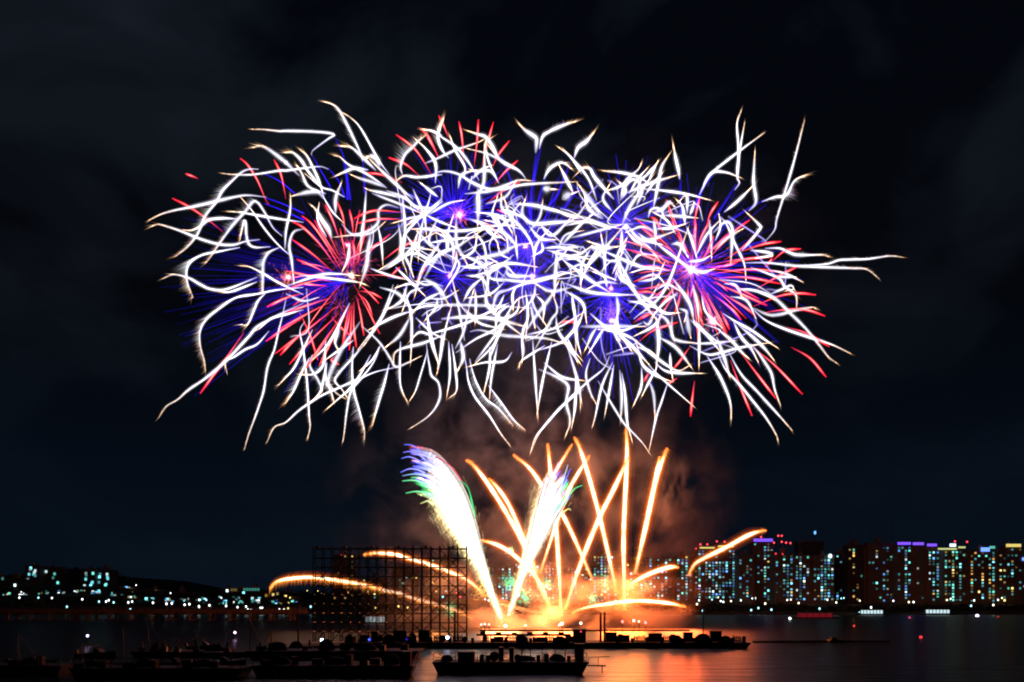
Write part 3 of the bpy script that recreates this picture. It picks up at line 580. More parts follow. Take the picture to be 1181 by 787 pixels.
for i, (u, D, zz, w_, h_) in enumerate(((14,88.5,P4[2],1.2,1.0),(45,88.5,P4[2],.8,1.5),(90,84.6,P3[2],1.4,.9),(118,84.6,P3[2],.9,1.3),(150,84.6,P3[2],1.8,.8),(176,84.6,P3[2],.7,1.7),(215,84.6,P3[2],1.3,1.1),(247,84.6,P3[2],1.0,1.4),(305,86.6,P2[2],1.4,.9),(340,86.6,P2[2],.9,1.4),(366,86.6,P2[2],1.6,1.0),(402,86.6,P2[2],.8,1.6),(433,86.6,P2[2],1.5,1.0),(300,113,P6[2],1.6,1.5),(352,113,P6[2],1.1,1.2),(398,113,P6[2],2,1.6),(440,113,P6[2],1.2,1.1),(466,113,P6[2],1.5,1.9))):
    x = (u-U0)/F*D; o = empty('dock_crate', (x, D, zz), 'dark crate on the shadowy docks at lower left', 'crate', 'dark crates on the lower left docks'); o.rotation_euler.z = random.uniform(-.3,.3)
    w_ *= .72; h_ *= random.uniform(.35, .7)
    q = MB(); q.box(-w_/2, w_/2, 0, .9, .06, h_)
    for xx in (-w_/2+.08, w_/2-.08): q.box(xx-.06, xx+.06, .1, .8, 0, .057)
    q.build('body', CANVAS if i % 2 else HULL, o)
    q = MB(); q.box(-w_/2-.03, w_/2+.03, -.03, .93, h_+.003, h_+.08); q.build('lid', DECK, o)
for i, (u, D, zz, w_, h_) in enumerate(((30,89,P4[2],2.2,.8),(104,85.5,P3[2],2.4,.7),(163,85.5,P3[2],1.8,1.0),(231,85.5,P3[2],2.6,.8),(322,87.5,P2[2],2.2,.9),(386,87.5,P2[2],2.8,.8),(452,87.5,P2[2],1.6,1.1),(318,113.5,P6[2],3,1.2),(375,113.5,P6[2],2.4,1.6),(420,113.5,P6[2],3.2,1.1),(180,119.5,P5[2],2.6,1.2),(245,119.5,P5[2],3,1),(340,119.5,P5[2],2.4,1.5))):
    tarp(u, D, zz, w_, h_, 'covered mound of gear on the dark docks at lower left'); C.objects[-1]['group'] = 'covered mounds on the lower left docks'
for i, (u, D, zz, h) in enumerate(((22,89,P4[2],3.4),(94,85,P3[2],2.6),(142,85,P3[2],4.2),(208,85,P3[2],3.0),(268,85,P3[2],2.2),(312,87,P2[2],3.6),(415,87,P2[2],2.8),(288,113,P6[2],4.6),(462,113,P6[2],3.6),(172,119,P5[2],4.4),(224,119,P5[2],3.2),(379,119,P5[2],4.8))):
    x = (u-U0)/F*D; q = MB(); tilt = random.uniform(-.25,.25); top = Vector((x+tilt,D,zz+h)); q.bar((x,D,zz),top,.07,6,.04); a = Vector((x,D,zz+h*.75)); prev = top
    e_ = Vector((x+random.choice((-1,1))*random.uniform(2,4), D+.3, zz+.3))
    for j in range(1,9): t = j/8; c = top.lerp(e_, t); c.z -= math.sin(math.pi*t)*.5; q.bar(prev, c, .025, 4); prev = c
    tag(q.build('rigging_pole', STEEL), 'thin pole with a slack rope on the dark docks at lower left', 'pole', 'thin poles on the lower left docks')
# log boom to the right
q = MB(); p0, p1 = at(868, 741.6, 161), at(1026, 741, 166)
for i in range(22):
    a, c = p0.lerp(p1, i/22), p0.lerp(p1, (i+.93)/22); a.z = c.z = .12; q.bar(a, c, .32 if i < 16 else .24, 8)
tag(q.build('floating_boom', HULL), 'thin black floating boom trailing right from the long barge', 'boom')
o = empty('work_float', ((964-U0)/F*162.5, 162, .3), 'small float with crouched gear sitting on the thin boom', 'float')
q = MB(); q.box(-1.4,1.4,0,2,-.3,.25); q.build('hull', HULL, o); q = MB(); q.box(-.9,.2,.3,1.4,.253,.7); q.build('engine_cover', CANVAS, o)

# launch barges behind, where the comets start
LA = barge(553, 702, 726.5, 228, 10, 'far launch barge under the white fans and comets', 'launch_barge', rails=False)
LC = barge(704, 796, 726.5, 229, 10, 'right launch barge with red flares', 'launch_barge', rails=False)
FS = {'w': glow('flare_sparks_orange', (1,.4,.14), 1.0), 'r': glow('flare_sparks_red', (1,.1,.05), .9)}
FL = {'w': glow('flare_white', (1,.85,.7), 6), 'r': glow('flare_red', (1,.25,.2), 4)}
def flare(u, v, D, r, k, label):
    p = at(u, v, D); z = LA[2]; q = MB(); q.ball(p, r*.55, 10, 7, 1.1); q.bar((p.x,p.y,z),(p.x,p.y,max(z+.1,p.z-r*.4)), .12, 6, mat=1)
    for i in range(70):
        d = Vector((random.gauss(0,1), random.gauss(0,1), random.gauss(.35,.9))).normalized(); q.bar(p+d*r*.3, p+d*r*random.uniform(.7,1.9), r*.07, 3, r*.01, mat=2)
    tag(q.build('ground_flare', [FL[k], STEEL, FS[k]]), label, 'flare')
for u, v, r, k, lab in ((583,722,.85,'w','white flare at the foot of the narrow fan'),(606,721.5,.45,'w','small white flare between the fan and the comets'),(648,719.5,.8,'w','white flare at the foot of the vertical comet'),
        (645,721,.5,'w','small white flare touching the vertical comet flare'),(670,719,.6,'w','white flare left of the twin posts'),(555,720.5,.4,'w','left small flare of the three by the scaffold edge'),(559,720,.4,'w','middle small flare of the three by the scaffold edge'),(564,720.5,.35,'w','right small flare of the three by the scaffold edge'),
        (718,717,.7,'r','red flare left of the bright pair on the right launch barge'),(731,716,.6,'w','tall white flare between the red flares'),(737,717,.4,'w','small white flare between the red flares'),(744.5,718,.75,'r','red flare right of the bright pair on the right launch barge')):
    flare(u, v, 230, r, k, lab)
# ================================================================== fireworks
def P(win, *pts):
    ox, oy = dict(A=(170,110),B=(170,220),C=(170,330),D=(330,110),E=(330,220),F=(330,330),G=(330,400),H=(490,120),I=(490,220),J=(490,320),K=(490,400),L=(650,140),M=(650,250),N=(650,360),O=(800,250),Q=(800,360)).get(win, (0,0))
    if win == 'R': return [(720+x*.271, 100+y*.271) for x, y in pts]
    if win == 'X': return list(pts)
    if win == 'T': return [(440+x*.305, 490+y*.305) for x, y in pts]
    return [(ox+x*.15254, oy+y*.15254) for x, y in pts]
def smooth(pts, step=2.2):
    if len(pts) == 2:
        a, b = pts; mx_ = ((a[0]+b[0])/2 + (b[1]-a[1])*random.uniform(-.06,.06), (a[1]+b[1])/2 + (a[0]-b[0])*random.uniform(-.06,.06)); pts = [a, mx_, b]
    q = [(2*pts[0][0]-pts[1][0], 2*pts[0][1]-pts[1][1])] + list(pts) + [(2*pts[-1][0]-pts[-2][0], 2*pts[-1][1]-pts[-2][1])]
    out_ = []
    for i in range(1, len(q)-2):
        p0, p1, p2, p3 = q[i-1], q[i], q[i+1], q[i+2]
        n = max(2, int(math.hypot(p2[0]-p1[0], p2[1]-p1[1])/step))
        for k in range(n):
            t = k/n
            out_.append(tuple(.5*(2*p1[a] + (p2[a]-p0[a])*t + (2*p0[a]-5*p1[a]+4*p2[a]-p3[a])*t*t + (3*p1[a]-p0[a]-3*p2[a]+p3[a])*t**3) for a in (0,1)))
    out_.append(tuple(q[-2])); return out_
def tube(q, P3, rad, cols, n=5, mat=0):
    rings = []; u = None
    for i, p in enumerate(P3):
        d = (P3[min(i+1, len(P3)-1)] - P3[max(i-1, 0)])
        d = d.normalized() if d.length > 1e-6 else Vector((1,0,0))
        u = (u - d*u.dot(d)) if u is not None else d.orthogonal()
        u = u.normalized() if u.length > 1e-6 else d.orthogonal().normalized()
        w_ = d.cross(u)
        rings.append([p + (u*math.cos(2*math.pi*k/n) + w_*math.sin(2*math.pi*k/n))*rad[i] for k in range(n)])
    vs = [v for r in rings for v in r]; m_ = len(rings)
    fs = [(i*n+k, i*n+(k+1)%n, (i+1)*n+(k+1)%n, (i+1)*n+k) for i in range(m_-1) for k in range(n)]
    fs += [tuple(range(n-1,-1,-1)), tuple((m_-1)*n+k for k in range(n))]
    q.add(vs, fs, [c for c in cols for _ in range(n)], mat)
def spark(q, a, b, r, ca, cb, mat=1):
    d = (b-a); 
    if d.length < 1e-5: return
    u = d.orthogonal().normalized(); w_ = d.normalized().cross(u)
    q.add([a+u*r, a-u*.5*r+w_*.87*r, a-u*.5*r-w_*.87*r, b], [(0,1,3),(1,2,3),(2,0,3)], [ca,ca,ca,cb], mat)
def lerp3(a, b, t): return tuple(x+(y-x)*t for x, y in zip(a, b))
def ramp(tab, t):
    for (a, ca), (b, cb) in zip(tab, tab[1:]):
        if t <= b: return lerp3(ca, cb, max(0, (t-a)/(b-a)))
    return tab[-1][1]
def lay(pts, D_a, D_b):
    n = len(pts)-1
    return [at(u, v, D_a+(D_b-D_a)*i/n) for i, (u, v) in enumerate(pts)]
def drift(d, D, jit=.5):
    k = px(D); return Vector((d[0]*k, random.gauss(0, jit)*k, -d[1]*k))

WHITE_R = [(0,(.3,.18,1.1)),(.1,(.9,.75,1.6)),(.25,(2.2,2.1,2.4)),(.68,(2.4,2.25,2.15)),(.82,(1.4,1.15,.95)),(.92,(.5,.34,.22)),(1,(.12,.07,.04))]
def white_trail(root, pts, wd=2.4, fr=None, Da=270, Db=270, name='white_trail', hook=True):
    pts = smooth(pts); P3 = [p - root.location for p in lay(pts, Da, Db)]; n = len(pts); q = MB(); k = px(Da)
    rad, cols = [], []; gain = random.uniform(.55, 1.15)*(.45 if R() < .2 else 1)
    for i in range(n):
        t = i/(n-1); prof = (.3+.7*min(1, t/.35)) * (1 if t < .62 else 1-.85*(t-.62)/.38)
        nu = noise.noise((i*.13, wd*7.1, pts[0][0])); nb_ = noise.noise((i*.3, pts[0][1], 3.3))
        rad.append(.5*(.1+wd*.5)*k*prof*(1+.38*nu)); cols.append(tuple(c*gain*(1+.5*nb_) for c in ramp(WHITE_R, t)))
    tube(q, P3, [x*.86 for x in rad], cols, 6)
    for sr, c in ((1.35,(.17,.175,.21)),(1.9,(.09,.09,.11)),(2.6,(.04,.038,.046)),(3.6,(.016,.014,.017))):  # concentric additive tubes imitate the soft halo round the trail
        tube(q, P3, [x*sr+.25*k for x in rad], [lerp3(tuple(a*min(1,.25+i/(n-1)*4) for a in c), (c[0]*.75,c[0]*.5,c[0]*.3), max(0,(i/(n-1)-.75)/.25)) for i in range(n)], 7, 1)
    if fr is None: fr = (random.uniform(-3.2,-.6), random.uniform(-1.6,2.6))
    L_ = math.hypot(*fr); acc = 0
    total = sum((P3[i+1]-P3[i]).length for i in range(n-1))
    ns = int(total/k*3.6)
    for s_ in range(ns):
        t = (s_+R())/ns; x = t*(n-1); i = min(n-2, int(x)); p = P3[i].lerp(P3[i+1], x-i); tan = (P3[i+1]-P3[i]).normalized()
        env = math.sin(math.pi*min(1, max(0, t*.95+.05)))**.5 * (.4+.6*min(1, t/.35))
        tail = max(0, (t-.75)/.25); base = lerp3((.5,.52,.6), (.33,.23,.15), tail)
        # long soft sparks blown to one side
        ln = R()**.6 * env * random.uniform(.9, 1.9) * (.6+.8*max(0, .5+noise.noise((s_*.02, pts[0][0], 8))))
        v = drift((fr[0]*ln, fr[1]*ln), Da) + tan*random.gauss(.3,.25)*k*L_*ln*.5
        spark(q, p, p+v, random.uniform(.28,.6)*k, tuple(c*.2*random.uniform(.5,1.5) for c in base), (.03,.015,.007))
        # short fuzz all round
        sd = tan.cross(Vector((0,1,0))) * random.choice((-1,1)) * random.uniform(.6,1.4)*(1.2+wd*.5)*k*env + tan*random.uniform(-1.2,1.2)*k
        spark(q, p, p+sd*random.uniform(.6,1.3), .42*k, tuple(c*.14*random.uniform(.4,1.6) for c in base), (0,0,0))
    # loose sparks past the tip
    m0 = max(1, int(n*.28))
    for s_ in range(int(30+8*wd)):
        j = n-1-int(R()*m0); d = (P3[j]-P3[max(0, j-2)]).normalized(); v = d*(2+10*R()**2)*k*(.6+.15*wd) + drift((fr[0]*R()*.9, fr[1]*R()*.9), Da, .9)
        spark(q, P3[j], P3[j]+v, random.uniform(.3,.7)*k, random.choice(((.2,.15,.11),(.17,.1,.05),(.15,.065,.025))), (.01,.004,0))
    return q.build(name, GL, root)
RED_R = [(0,(.2,.0,.05)),(.25,(1.3,.12,.2)),(.7,(2.6,.65,.6)),(.9,(1.7,.06,.07)),(1,(.4,.0,.01))]
def red_trail(root, pts, wd=1.5, Da=270, Db=270):
    pts = smooth(pts); P3 = [p - root.location for p in lay(pts, Da, Db)]; n = len(pts); q = MB(); k = px(Da)
    amp = random.uniform(.6,1.15); prof = [min(1, .3+i/(n-1)*1.2)*(1 if i/(n-1) < .8 else 1-.6*(i/(n-1)-.8)/.2) for i in range(n)]
    tube(q, P3, [.34*wd*k*a for a in prof], [tuple(x*amp*(1+.5*noise.noise((i*.35, pts[0][0], pts[0][1]))) for x in ramp(RED_R, i/(n-1))) for i in range(n)], 5)
    for sr, c in ((.65,(.55,.006,.02)),(1.3,(.14,.001,.005))):  # additive tubes imitate a red halo
        tube(q, P3, [(sr+.3)*wd*.62*k*a for a in prof], [tuple(x*min(1,.2+i/(n-1)*1.3) for x in c) for i in range(n)], 6, 1)
    for s_ in range(int(n*1.2)):
        j = 1+int(R()*(n-1)); d = (P3[j]-P3[j-1]).normalized(); v = -d*random.uniform(1,4)*k+Vector((random.gauss(0,1.1),random.gauss(0,.6),random.gauss(-.3,1.1)))*k
        spark(q, P3[j], P3[j]+v, .45*k, (.3,.012,.03), (.05,0,.004))
    return q.build('red_trail', GL, root)
def blue_trail(root, c, ang, r0, r1, Da, dy, wd=.8, inten=1.0, sag=.05, pts=None):
    q = MB(); k = px(Da)
    if pts is None:
        dx, dv = math.cos(ang), math.sin(ang)
        pts = [(c[0]+dx*(r0+(r1-r0)*t), c[1]+dv*(r0+(r1-r0)*t)+sag*(r1)*t*t) for t in (0,.33,.66,1)]
    pts = smooth(pts, 5); P3 = [p - root.location for p in lay(pts, Da, Da+dy)]; n = len(pts)
    cols = [tuple(x*inten*(.9 if t < .15 else 1)*(1-.75*t) for x in (.03,.01,1.0)) for t in [i/(n-1) for i in range(n)]]
    tube(q, P3, [.5*wd*k]*n, cols, 4, 1)
    return q.build('blue_trail', GL, root)

BURSTS = [ # centre px, depth, radius px, label
 (397,322,262,190,'leftmost firework burst with red spray and long white trails hooking left and down'),
 (523,246,292,105,'firework burst with crown of short red tips above blue fan, left of centre top'),
 (519,318,252,85,'small firework burst around an orange red spark, left of centre'),
 (607,288,272,95,'central firework burst with twin white hooks standing above blue stems'),
 (608,322,246,95,'lower central firework burst with pale trails raining down to the orange comets'),
 (706,345,296,100,'deep blue firework burst between the centre and the right red spray'),
 (718,258,276,90,'firework burst crossing white trails, upper right of centre'),
 (800,310,258,175,'rightmost firework burst with red spray and white trails reaching far right'),
]
roots = []
for (u, v, D, Rb, lab) in BURSTS:
    roots.append(empty('firework_burst', at(u, v, D), lab, 'firework', 'firework bursts in the sky'))
count = [0]*len(BURSTS)
def choose(p, q_):
    best, bi = 1e9, 0
    for i, (u, v, D, Rb, _) in enumerate(BURSTS):
        d = (math.hypot(p[0]-u, p[1]-v) + .35*math.hypot(q_[0]-u, q_[1]-v))/Rb + (.6 if count[i] > 66 else 0) + (5 if count[i] > 97 else 0)
        if d < best: best, bi = d, i
    return bi
def depths(i, p, q_):
    u, v, D, Rb, _ = BURSTS[i]; k = px(D); sg = random.choice((-1, 1))
    f = lambda s_: math.sqrt(max(0, 1-(math.hypot(s_[0]-u, s_[1]-v)/Rb)**2))*Rb*k*.75
    return D+sg*f(p)*random.uniform(.15,.6), D+sg*f(q_)*random.uniform(.6,1)
W_ = []
def w(win, wd, fr, *pts, more=None): W_.append((P(win, *pts) + (more or []), wd, fr))
L4 = (-5,1.5); LD = (-5,3)
W_.append((P('D',(195,455),(200,420),(330,322),(365,302),(330,287),(200,275),(0,270))+P('A',(1000,272),(880,260),(800,258)), 2.4, (-1,-1)))
w('D',4,(-2,-2),(100,610),(0,510),more=P('A',(1050,510),(960,440),(900,400),(850,385),(810,395)))
W_.append((P('D',(320,560),(260,540),(150,550),(0,570))+P('A',(1000,570),(800,600),(650,600),(570,592)),2.2,(-1,-1)))
W_.append((P('A',(840,560),(780,560),(720,580),(650,640),(570,720))+P('B',(520,90),(440,190),(380,330),(300,430),(210,500)),2.2,(-8,-2)))
w('B',2.6,(-3,3),(900,50),(760,35),(650,50),(500,85),(350,120),(200,150),(100,180),(20,220))
w('B',3,(-5,-2),(690,215),(560,210),(460,225),(400,270),(340,300),(280,300))
w('B',3,(-1,2),(850,370),(740,385),(650,410),(540,405),(400,365),(250,305),(130,265),(80,255),(30,272))
W_.append((P('B',(700,430),(540,460),(420,485),(340,530),(300,590),(300,680),(330,770))+P('C',(345,85)),2.2,(-11,4)))
w('B',2.8,(-2,0),(830,655),(600,745),(480,745),(400,710),(310,660),(200,635),(120,665))
w('B',2.6,(-2,1),(830,690),(640,762),(560,765))
w('B',2.8,(-6,-4),(1020,345),(950,280),(890,170),(840,95),(800,85),(740,160),(640,270),(540,410),(480,500),(440,550))
w('B',2.6,(-5,0),(930,425),(820,430),(770,405),(750,340),(745,250),(735,225),(715,300),(700,375))
w('B',2.4,(0,-2),(1180,240),(1000,215),(850,190),(700,165),(610,160))
w('B',1.7,(-1,1),(1100,510),(980,400),(880,280),(790,150),(710,55))
w('B',2.2,(-4,0),(1040,440),(1050,300),(1080,150),(1085,40))
w('B',2.8,(-3,0),(1180,290),(1110,310),(1080,370),(1075,440),(1090,520),(1110,700))
w('B',2.4,(-8,0),(1000,430),(920,470),(880,540),(875,640),(875,780))
w('B',2.4,(-2,-1),(1180,787),(1000,700),(880,630),(780,580),(710,570))
w('C',2.3,(-10,3),(1180,10),(980,30),(830,60),(680,85),(560,160),(450,250),(400,340),(400,450),(430,560),(440,640))
w('C',2.4,(-6,2),(900,50),(840,110),(800,200),(760,290),(720,292))
w('C',3.2,(-1,-2),(1180,130),(950,240),(830,310),(760,390),(600,560),(450,690),(310,787),more=[(205,461),(192,469),(183,482)])
w('C',2,(0,-1),(920,340),(830,440),(740,480),(650,540),(590,570),(600,650))
w('C',2,(-2.5,0),(1050,90),(1020,230),(990,350),(960,480),(910,610),(885,760),more=[(302.6,456.6),(294,482),(287,501),(282,518)])
w('C',2.4,(0,-2),(1180,180),(1050,215),(930,250),(850,320),(800,345))
w('F',1.8,(-3,1),(140,270),(105,340),(130,480),(150,640),(160,740),more=P('G',(175,520),(182,600),(165,690)))
w('F',2,(-6,2),(200,330),(130,480),(60,620),(0,690),(-50,745))
w('F',2.3,(-8,2),(180,540),(120,650),(60,787),more=P('G',(30,380),(0,425)))
w('F',2.3,(-3,-3),(300,400),(290,560),(260,630),(200,670),(110,672))
w('F',2.2,(-5,3),(200,520),(180,600),(230,690),(270,770),more=P('G',(262,340),(235,375)))
w('F',2.3,(-2,1),(570,300),(700,420),(790,550),(830,610),(920,580),(1020,530))
w('G',2.1,(-2,2),(850,152),(680,190),(560,240),(400,310),(250,380),(100,480),(0,570),more=[(316.6,493),(308,510)])
w('F',1.8,(-1,1),(1070,480),(1050,560),(1020,660),more=P('G',(980,330),(940,400)))
w('F',2.2,(0,-1),(1060,430),(1070,520),more=P('G',(1085,150),(1100,220),(1150,270),(1165,370),(1130,460),(1070,530),(1000,580),(950,612)))
w('G',2.2,(-4,1),(865,-40),(860,240),(880,340),(912,405))
w('G',2.4,(-7,3),(780,130),(740,290),(700,420),(655,590))
w('G',2,(-2,0),(700,0),(690,60),(640,150),(560,250),(490,340),(460,480),(440,650),(430,715))
w('G',2,(-8,4),(510,0),(500,160),(512,330),(550,470),(590,620),(592,705))
w('G',2.2,(-4,-1),(600,-30),(500,90),(400,200),(370,260),(420,320),(470,395))
w('G',2.6,(-2,2),(640,60),(560,210),(480,320),(400,390),(315,465))
w('F',4,(-2,-2),(560,270),(430,460),(340,640),(310,750),more=P('G',(320,280),(380,350),(450,395)))
w('G',2,(-5,2),(300,100),(300,230),(340,340),(365,415))
w('G',2.2,(-4,3),(310,120),(290,220),(260,340),(200,412))
w('E',5,(-2,1),(345,360),(320,290),(270,220),(230,150),(200,118))
w('E',4,(0,-2),(280,60),(240,12),(150,15),(50,42))
w('E',1.6,(0,0),(270,30),(350,160),(430,240))
w('D',2.5,(-5,-3),(290,787),(250,650),(200,540),(160,460),(110,415))
w('D',4,(-5,-2),(270,700),(170,580),(120,500),(60,440),(0,435))
w('D',2.6,(-6,-2),(300,745),(170,690),(120,590),(90,540))
w('D',2,(0,-1),(440,770),(350,720),(270,695),(150,600))
w('D',2.2,(-1,0),(780,600),(700,490),(570,260),(500,180),(440,140))
w('D',2.4,(-7,-3),(580,500),(560,430),(470,240),(400,110),(350,70),(295,52))
w('D',4,(-3,-3),(680,570),(590,480),(500,400),(430,388))
w('D',2.6,(-2,-2),(750,690),(600,590),(480,530),(410,470),(370,460))
w('D',4,(-3,1),(620,565),(520,552),(460,572),(395,602))
w('D',3,(0,0),(760,700),(660,660),(560,630),(500,605))
w('D',6,(-1,-3),(710,540),(680,480),(640,462),(615,475))
w('D',4,(-1,1),(960,787),(850,690),(720,570),(640,490))
w('D',2.6,(-8,-6),(880,600),(868,540),(900,450),(960,390),(1000,350),(1055,305))
w('D',2.8,(0,-1),(1130,580),(1120,500),(1060,410),(990,345))
w('D',2.4,(-1,-2),(1180,305),(1100,270),(1050,262))
w('D',2.4,(-5,-4),(1200,440),(1150,330),(1165,250),(1190,185))
w('D',3,(0,0),(1180,600),(1000,620),(900,610),(845,640))
w('D',3,(0,0),(860,780),(780,750),(640,720),(605,705))
w('H',2.6,(-5,-4),(180,410),(120,330),(100,220),(132,140))
w('H',2.6,(-2,-2),(410,580),(330,440),(240,330),(140,260),(60,210),(0,200))
w('H',2.4,(0,-2),(0,450),(100,410),(230,350),(380,300),(430,278))
w('H',4,(-2,-2),(560,410),(510,320),(460,250),(400,230),(338,210))
w('H',2.4,(0,0),(550,580),(480,430),(460,300),(505,255))
w('H',2.6,(0,0),(760,560),(700,500),(600,450),(540,390),(485,320))
w('H',2.2,(0,0),(770,580),(720,510),(620,450),(480,380),(330,340))
w('H',2.6,(-4,-3),(300,560),(300,470),(230,350),(195,250))
w('H',3.4,(0,-1),(0,560),(130,510),(250,530),(350,590),(470,640),(600,640),(750,610),(1000,595),(1130,590))
w('H',3.2,(0,0),(300,680),(480,660),(600,620),(700,580),(790,580))
w('H',4,(-1,0),(405,787),(400,690),(445,590),(452,300))
w('H',3.2,(0,-2),(560,600),(500,510),(400,510),(350,500))
w('H',3,(-2,0),(80,600),(80,440),(0,330))
w('H',5,(0,-4),(838,370),(845,270),(820,240),(760,200),(720,160))
w('H',4,(-1,-5),(865,340),(890,250),(940,210),(1040,165),(1130,138))
w('H',4,(-2,-6),(900,570),(930,510),(970,470),(1040,445),(1100,485))
w('H',7,(-1,-1),(895,640),(920,642),(955,645))
w('H',4,(-1,1),(1125,680),(1080,590),(1020,470))
w('H',1.8,(0,0),(1185,530),(1100,400),(1020,335))
w('H',7,(0,-1),(1040,720),(1080,690),(1110,680))
w('L',5,(-4,-4),(80,280),(110,200),(170,155),(222,98))
w('L',4.6,(-1,-1),(380,590),(240,430),(200,360),(150,355),(110,390))
w('L',3,(0,0),(250,600),(190,440),(90,310),(0,212))
w('L',3.4,(0,-3),(660,480),(560,420),(440,390),(300,377))
w('L',2.4,(-2,0),(430,570),(470,450),(560,370),(590,315))
w('L',2.6,(-1,0),(640,450),(680,370),(712,305))
w('L',2.6,(-1,0),(600,440),(650,380),(700,325))
w('L',4.4,(1,0),(678,660),(710,500),(740,350),(795,255))
w('L',4,(0,-1),(470,545),(650,470),(825,418))
w('L',5,(2,-2),(878,440),(868,370),(850,290),(832,205))
w('L',3,(0,-1),(600,510),(800,530),(950,555),(1105,596))
w('L',4.6,(0,-1),(440,787),(500,650),(600,500),(650,440))
w('L',3,(0,-2),(530,410),(430,490),(335,525))
w('L',3.6,(-2,-2),(430,600),(460,500),(530,440),(600,495))
w('L',6,(-2,-4),(680,690),(740,670),(800,620),(830,640))
w('L',3,(0,0),(640,730),(660,670),(720,660),(760,720))
w('L',4,(0,0),(920,787),(900,650),(865,605))
w('L',3.4,(0,0),(935,700),(930,560),(880,600))
w('L',3.4,(0,0),(955,710),(985,620)); w('L',3.6,(0,-1),(750,710),(900,720),(1010,732))
w('L',5,(-2,0),(300,740),(200,600),(130,500))
w('R',2.4,(-2,-2),(330,440),(360,380),(470,290),(595,198))
w('R',3.4,(0,2),(320,460),(370,370),(430,365),(492,386))
w('R',2.8,(0,0),(470,440),(490,410),(480,380),(490,280),(512,155))
w('R',2.6,(-1,-2),(486,390),(485,250),(480,160),(497,105))
w('R',4,(0,0),(530,530),(560,490),(550,400),(556,280))
w('R',2.2,(-3,0),(600,660),(640,610),(650,560),(690,430),(730,290),(767,145))
w('R',2.4,(6,4),(585,490),(640,470),(690,460),(725,400),(772,375))
w('R',3.4,(-1,-2),(425,535),(480,490),(542,430)); w('R',3.6,(-2,-2),(500,700),(575,610),(575,590),(530,545))
w('O',4,(0,-1),(150,120),(240,40),(290,80),(290,200),(280,345))
w('O',3,(-1,1),(200,0),(250,60),(310,200),(380,350),(395,470))
w('O',3.2,(0,-3),(540,240),(650,240),(720,270),(790,290),(970,290),(1015,302))
w('O',2.4,(-2,-3),(380,350),(560,350),(800,375),(1180,390),more=[(999.5,311),(1013,321)])
w('O',2.2,(-3,-2),(780,370),(1000,360),(1100,330),(1180,325),more=[(1000,299),(1026,295.6),(1042,297)])
w('O',3.4,(-1,1),(430,255),(560,270),(592,292),(500,310),(400,322))
w('O',2.4,(0,-1),(580,585),(680,545),(735,520),(755,545),(705,562))
w('O',2.6,(-2,0),(430,385),(560,430),(650,470),(690,530),(770,590),(780,690))
w('O',3.2,(-1,2),(330,550),(450,560),(560,585),(640,640),(740,740),(790,787),more=P('Q',(870,150),(950,250),(1020,340),(1085,388)))
w('O',3,(0,2),(450,690),(560,740),(650,740),(760,710),(890,685),(915,692))
w('Q',2.6,(0,1),(430,-40),(540,60),(680,125),(870,190),(1040,245),(1180,310))
w('Q',3,(-1,1),(220,10),(330,80),(440,140),(540,210),(635,270))
w('Q',3.4,(-2,1),(340,100),(460,200),(540,280),(603,358)); w('Q',3.4,(-1,2),(300,70),(360,190),(430,270),(485,370))
w('Q',3.4,(-1,2),(170,120),(280,210),(360,300),(415,348))
w('Q',3,(-2,2),(430,240),(490,310),(545,390),(590,470),(612,580),(655,700))
w('Q',2.8,(-3,2),(100,330),(190,470),(250,600),(280,700),(285,800))
w('Q',2.6,(-2,2),(180,310),(240,430),(340,540),(430,650),(540,790),more=[(895,501),(897,508)])
w('Q',2.6,(-2,2),(265,305),(360,470),(480,600),(650,787),more=[(914,497)])
w('Q',3,(0,1),(-30,255),(100,320),(200,310),(350,270),(565,232)); w('Q',3,(0,0),(-10,240),(150,235),(305,218))
w('Q',3.4,(0,0),(42,80),(42,250),(40,400)); w('Q',3,(0,0),(0,60),(90,160),(205,305))
w('N',2,(0,0),(640,400),(740,500),(830,580),(985,715)); w('N',2.6,(0,0),(805,310),(822,490)); w('N',3,(0,0),(690,380),(760,440),(850,460),(1040,464))
w('N',2.2,(-1,1),(790,530),(740,680),(700,800),more=[(749,518)])
w('N',3,(-1,1),(640,510),(680,620),(692,800)); w('N',2.8,(-2,3),(590,420),(588,560),(535,695)); w('N',2.6,(0,0),(710,410),(640,540),(598,625))
w('N',3.2,(-1,0),(425,440),(440,640),(432,820)); w('N',3,(1,0),(440,460),(465,620),(480,820),more=[(729,510)])
w('N',2.4,(-2,2),(200,350),(170,470),(200,600),(242,685)); w('N',3,(-1,1),(380,400),(345,600),(315,765))
w('N',2.8,(-1,1),(370,380),(290,560),(240,787),more=[(683,493)]); w('N',2.8,(-1,1),(60,350),(100,490),(125,620),(128,720)); w('N',2.6,(0,0),(110,480),(95,600),(75,800))
w('N',2.2,(0,0),(260,520),(330,640),(420,787),more=[(722,491),(740,510),(749,523)])
w('N',2.4,(0,0),(350,330),(300,430),(180,530),(0,700),more=[(640,477),(622,500),(612,522)])
w('K',2.4,(-2,2),(300,80),(315,150),(330,260),(380,380),(480,510),(570,650),(640,742))
w('K',1.8,(-8,5),(340,90),(355,160),(390,270),(460,390),(560,470),(665,590))
w('K',1.8,(-8,6),(480,290),(590,440),(670,550),(755,625))
w('K',2.4,(0,-1),(660,40),(600,110),(450,120),(340,150)); w('K',2.6,(-2,1),(490,0),(490,150),(450,335)); w('K',2.6,(-1,0),(550,-20),(505,220),(490,385))
w('K',2.2,(-1,1),(180,-40),(190,200),(168,370)); w('K',2.4,(-2,1),(205,-20),(235,200),(240,330),(195,380))
w('K',2.2,(0,0),(560,-80),(500,10),(385,125)); w('K',2.8,(-1,2),(815,-60),(838,280),(855,530)); w('K',2.6,(-1,1),(960,-40),(890,260),(850,500))
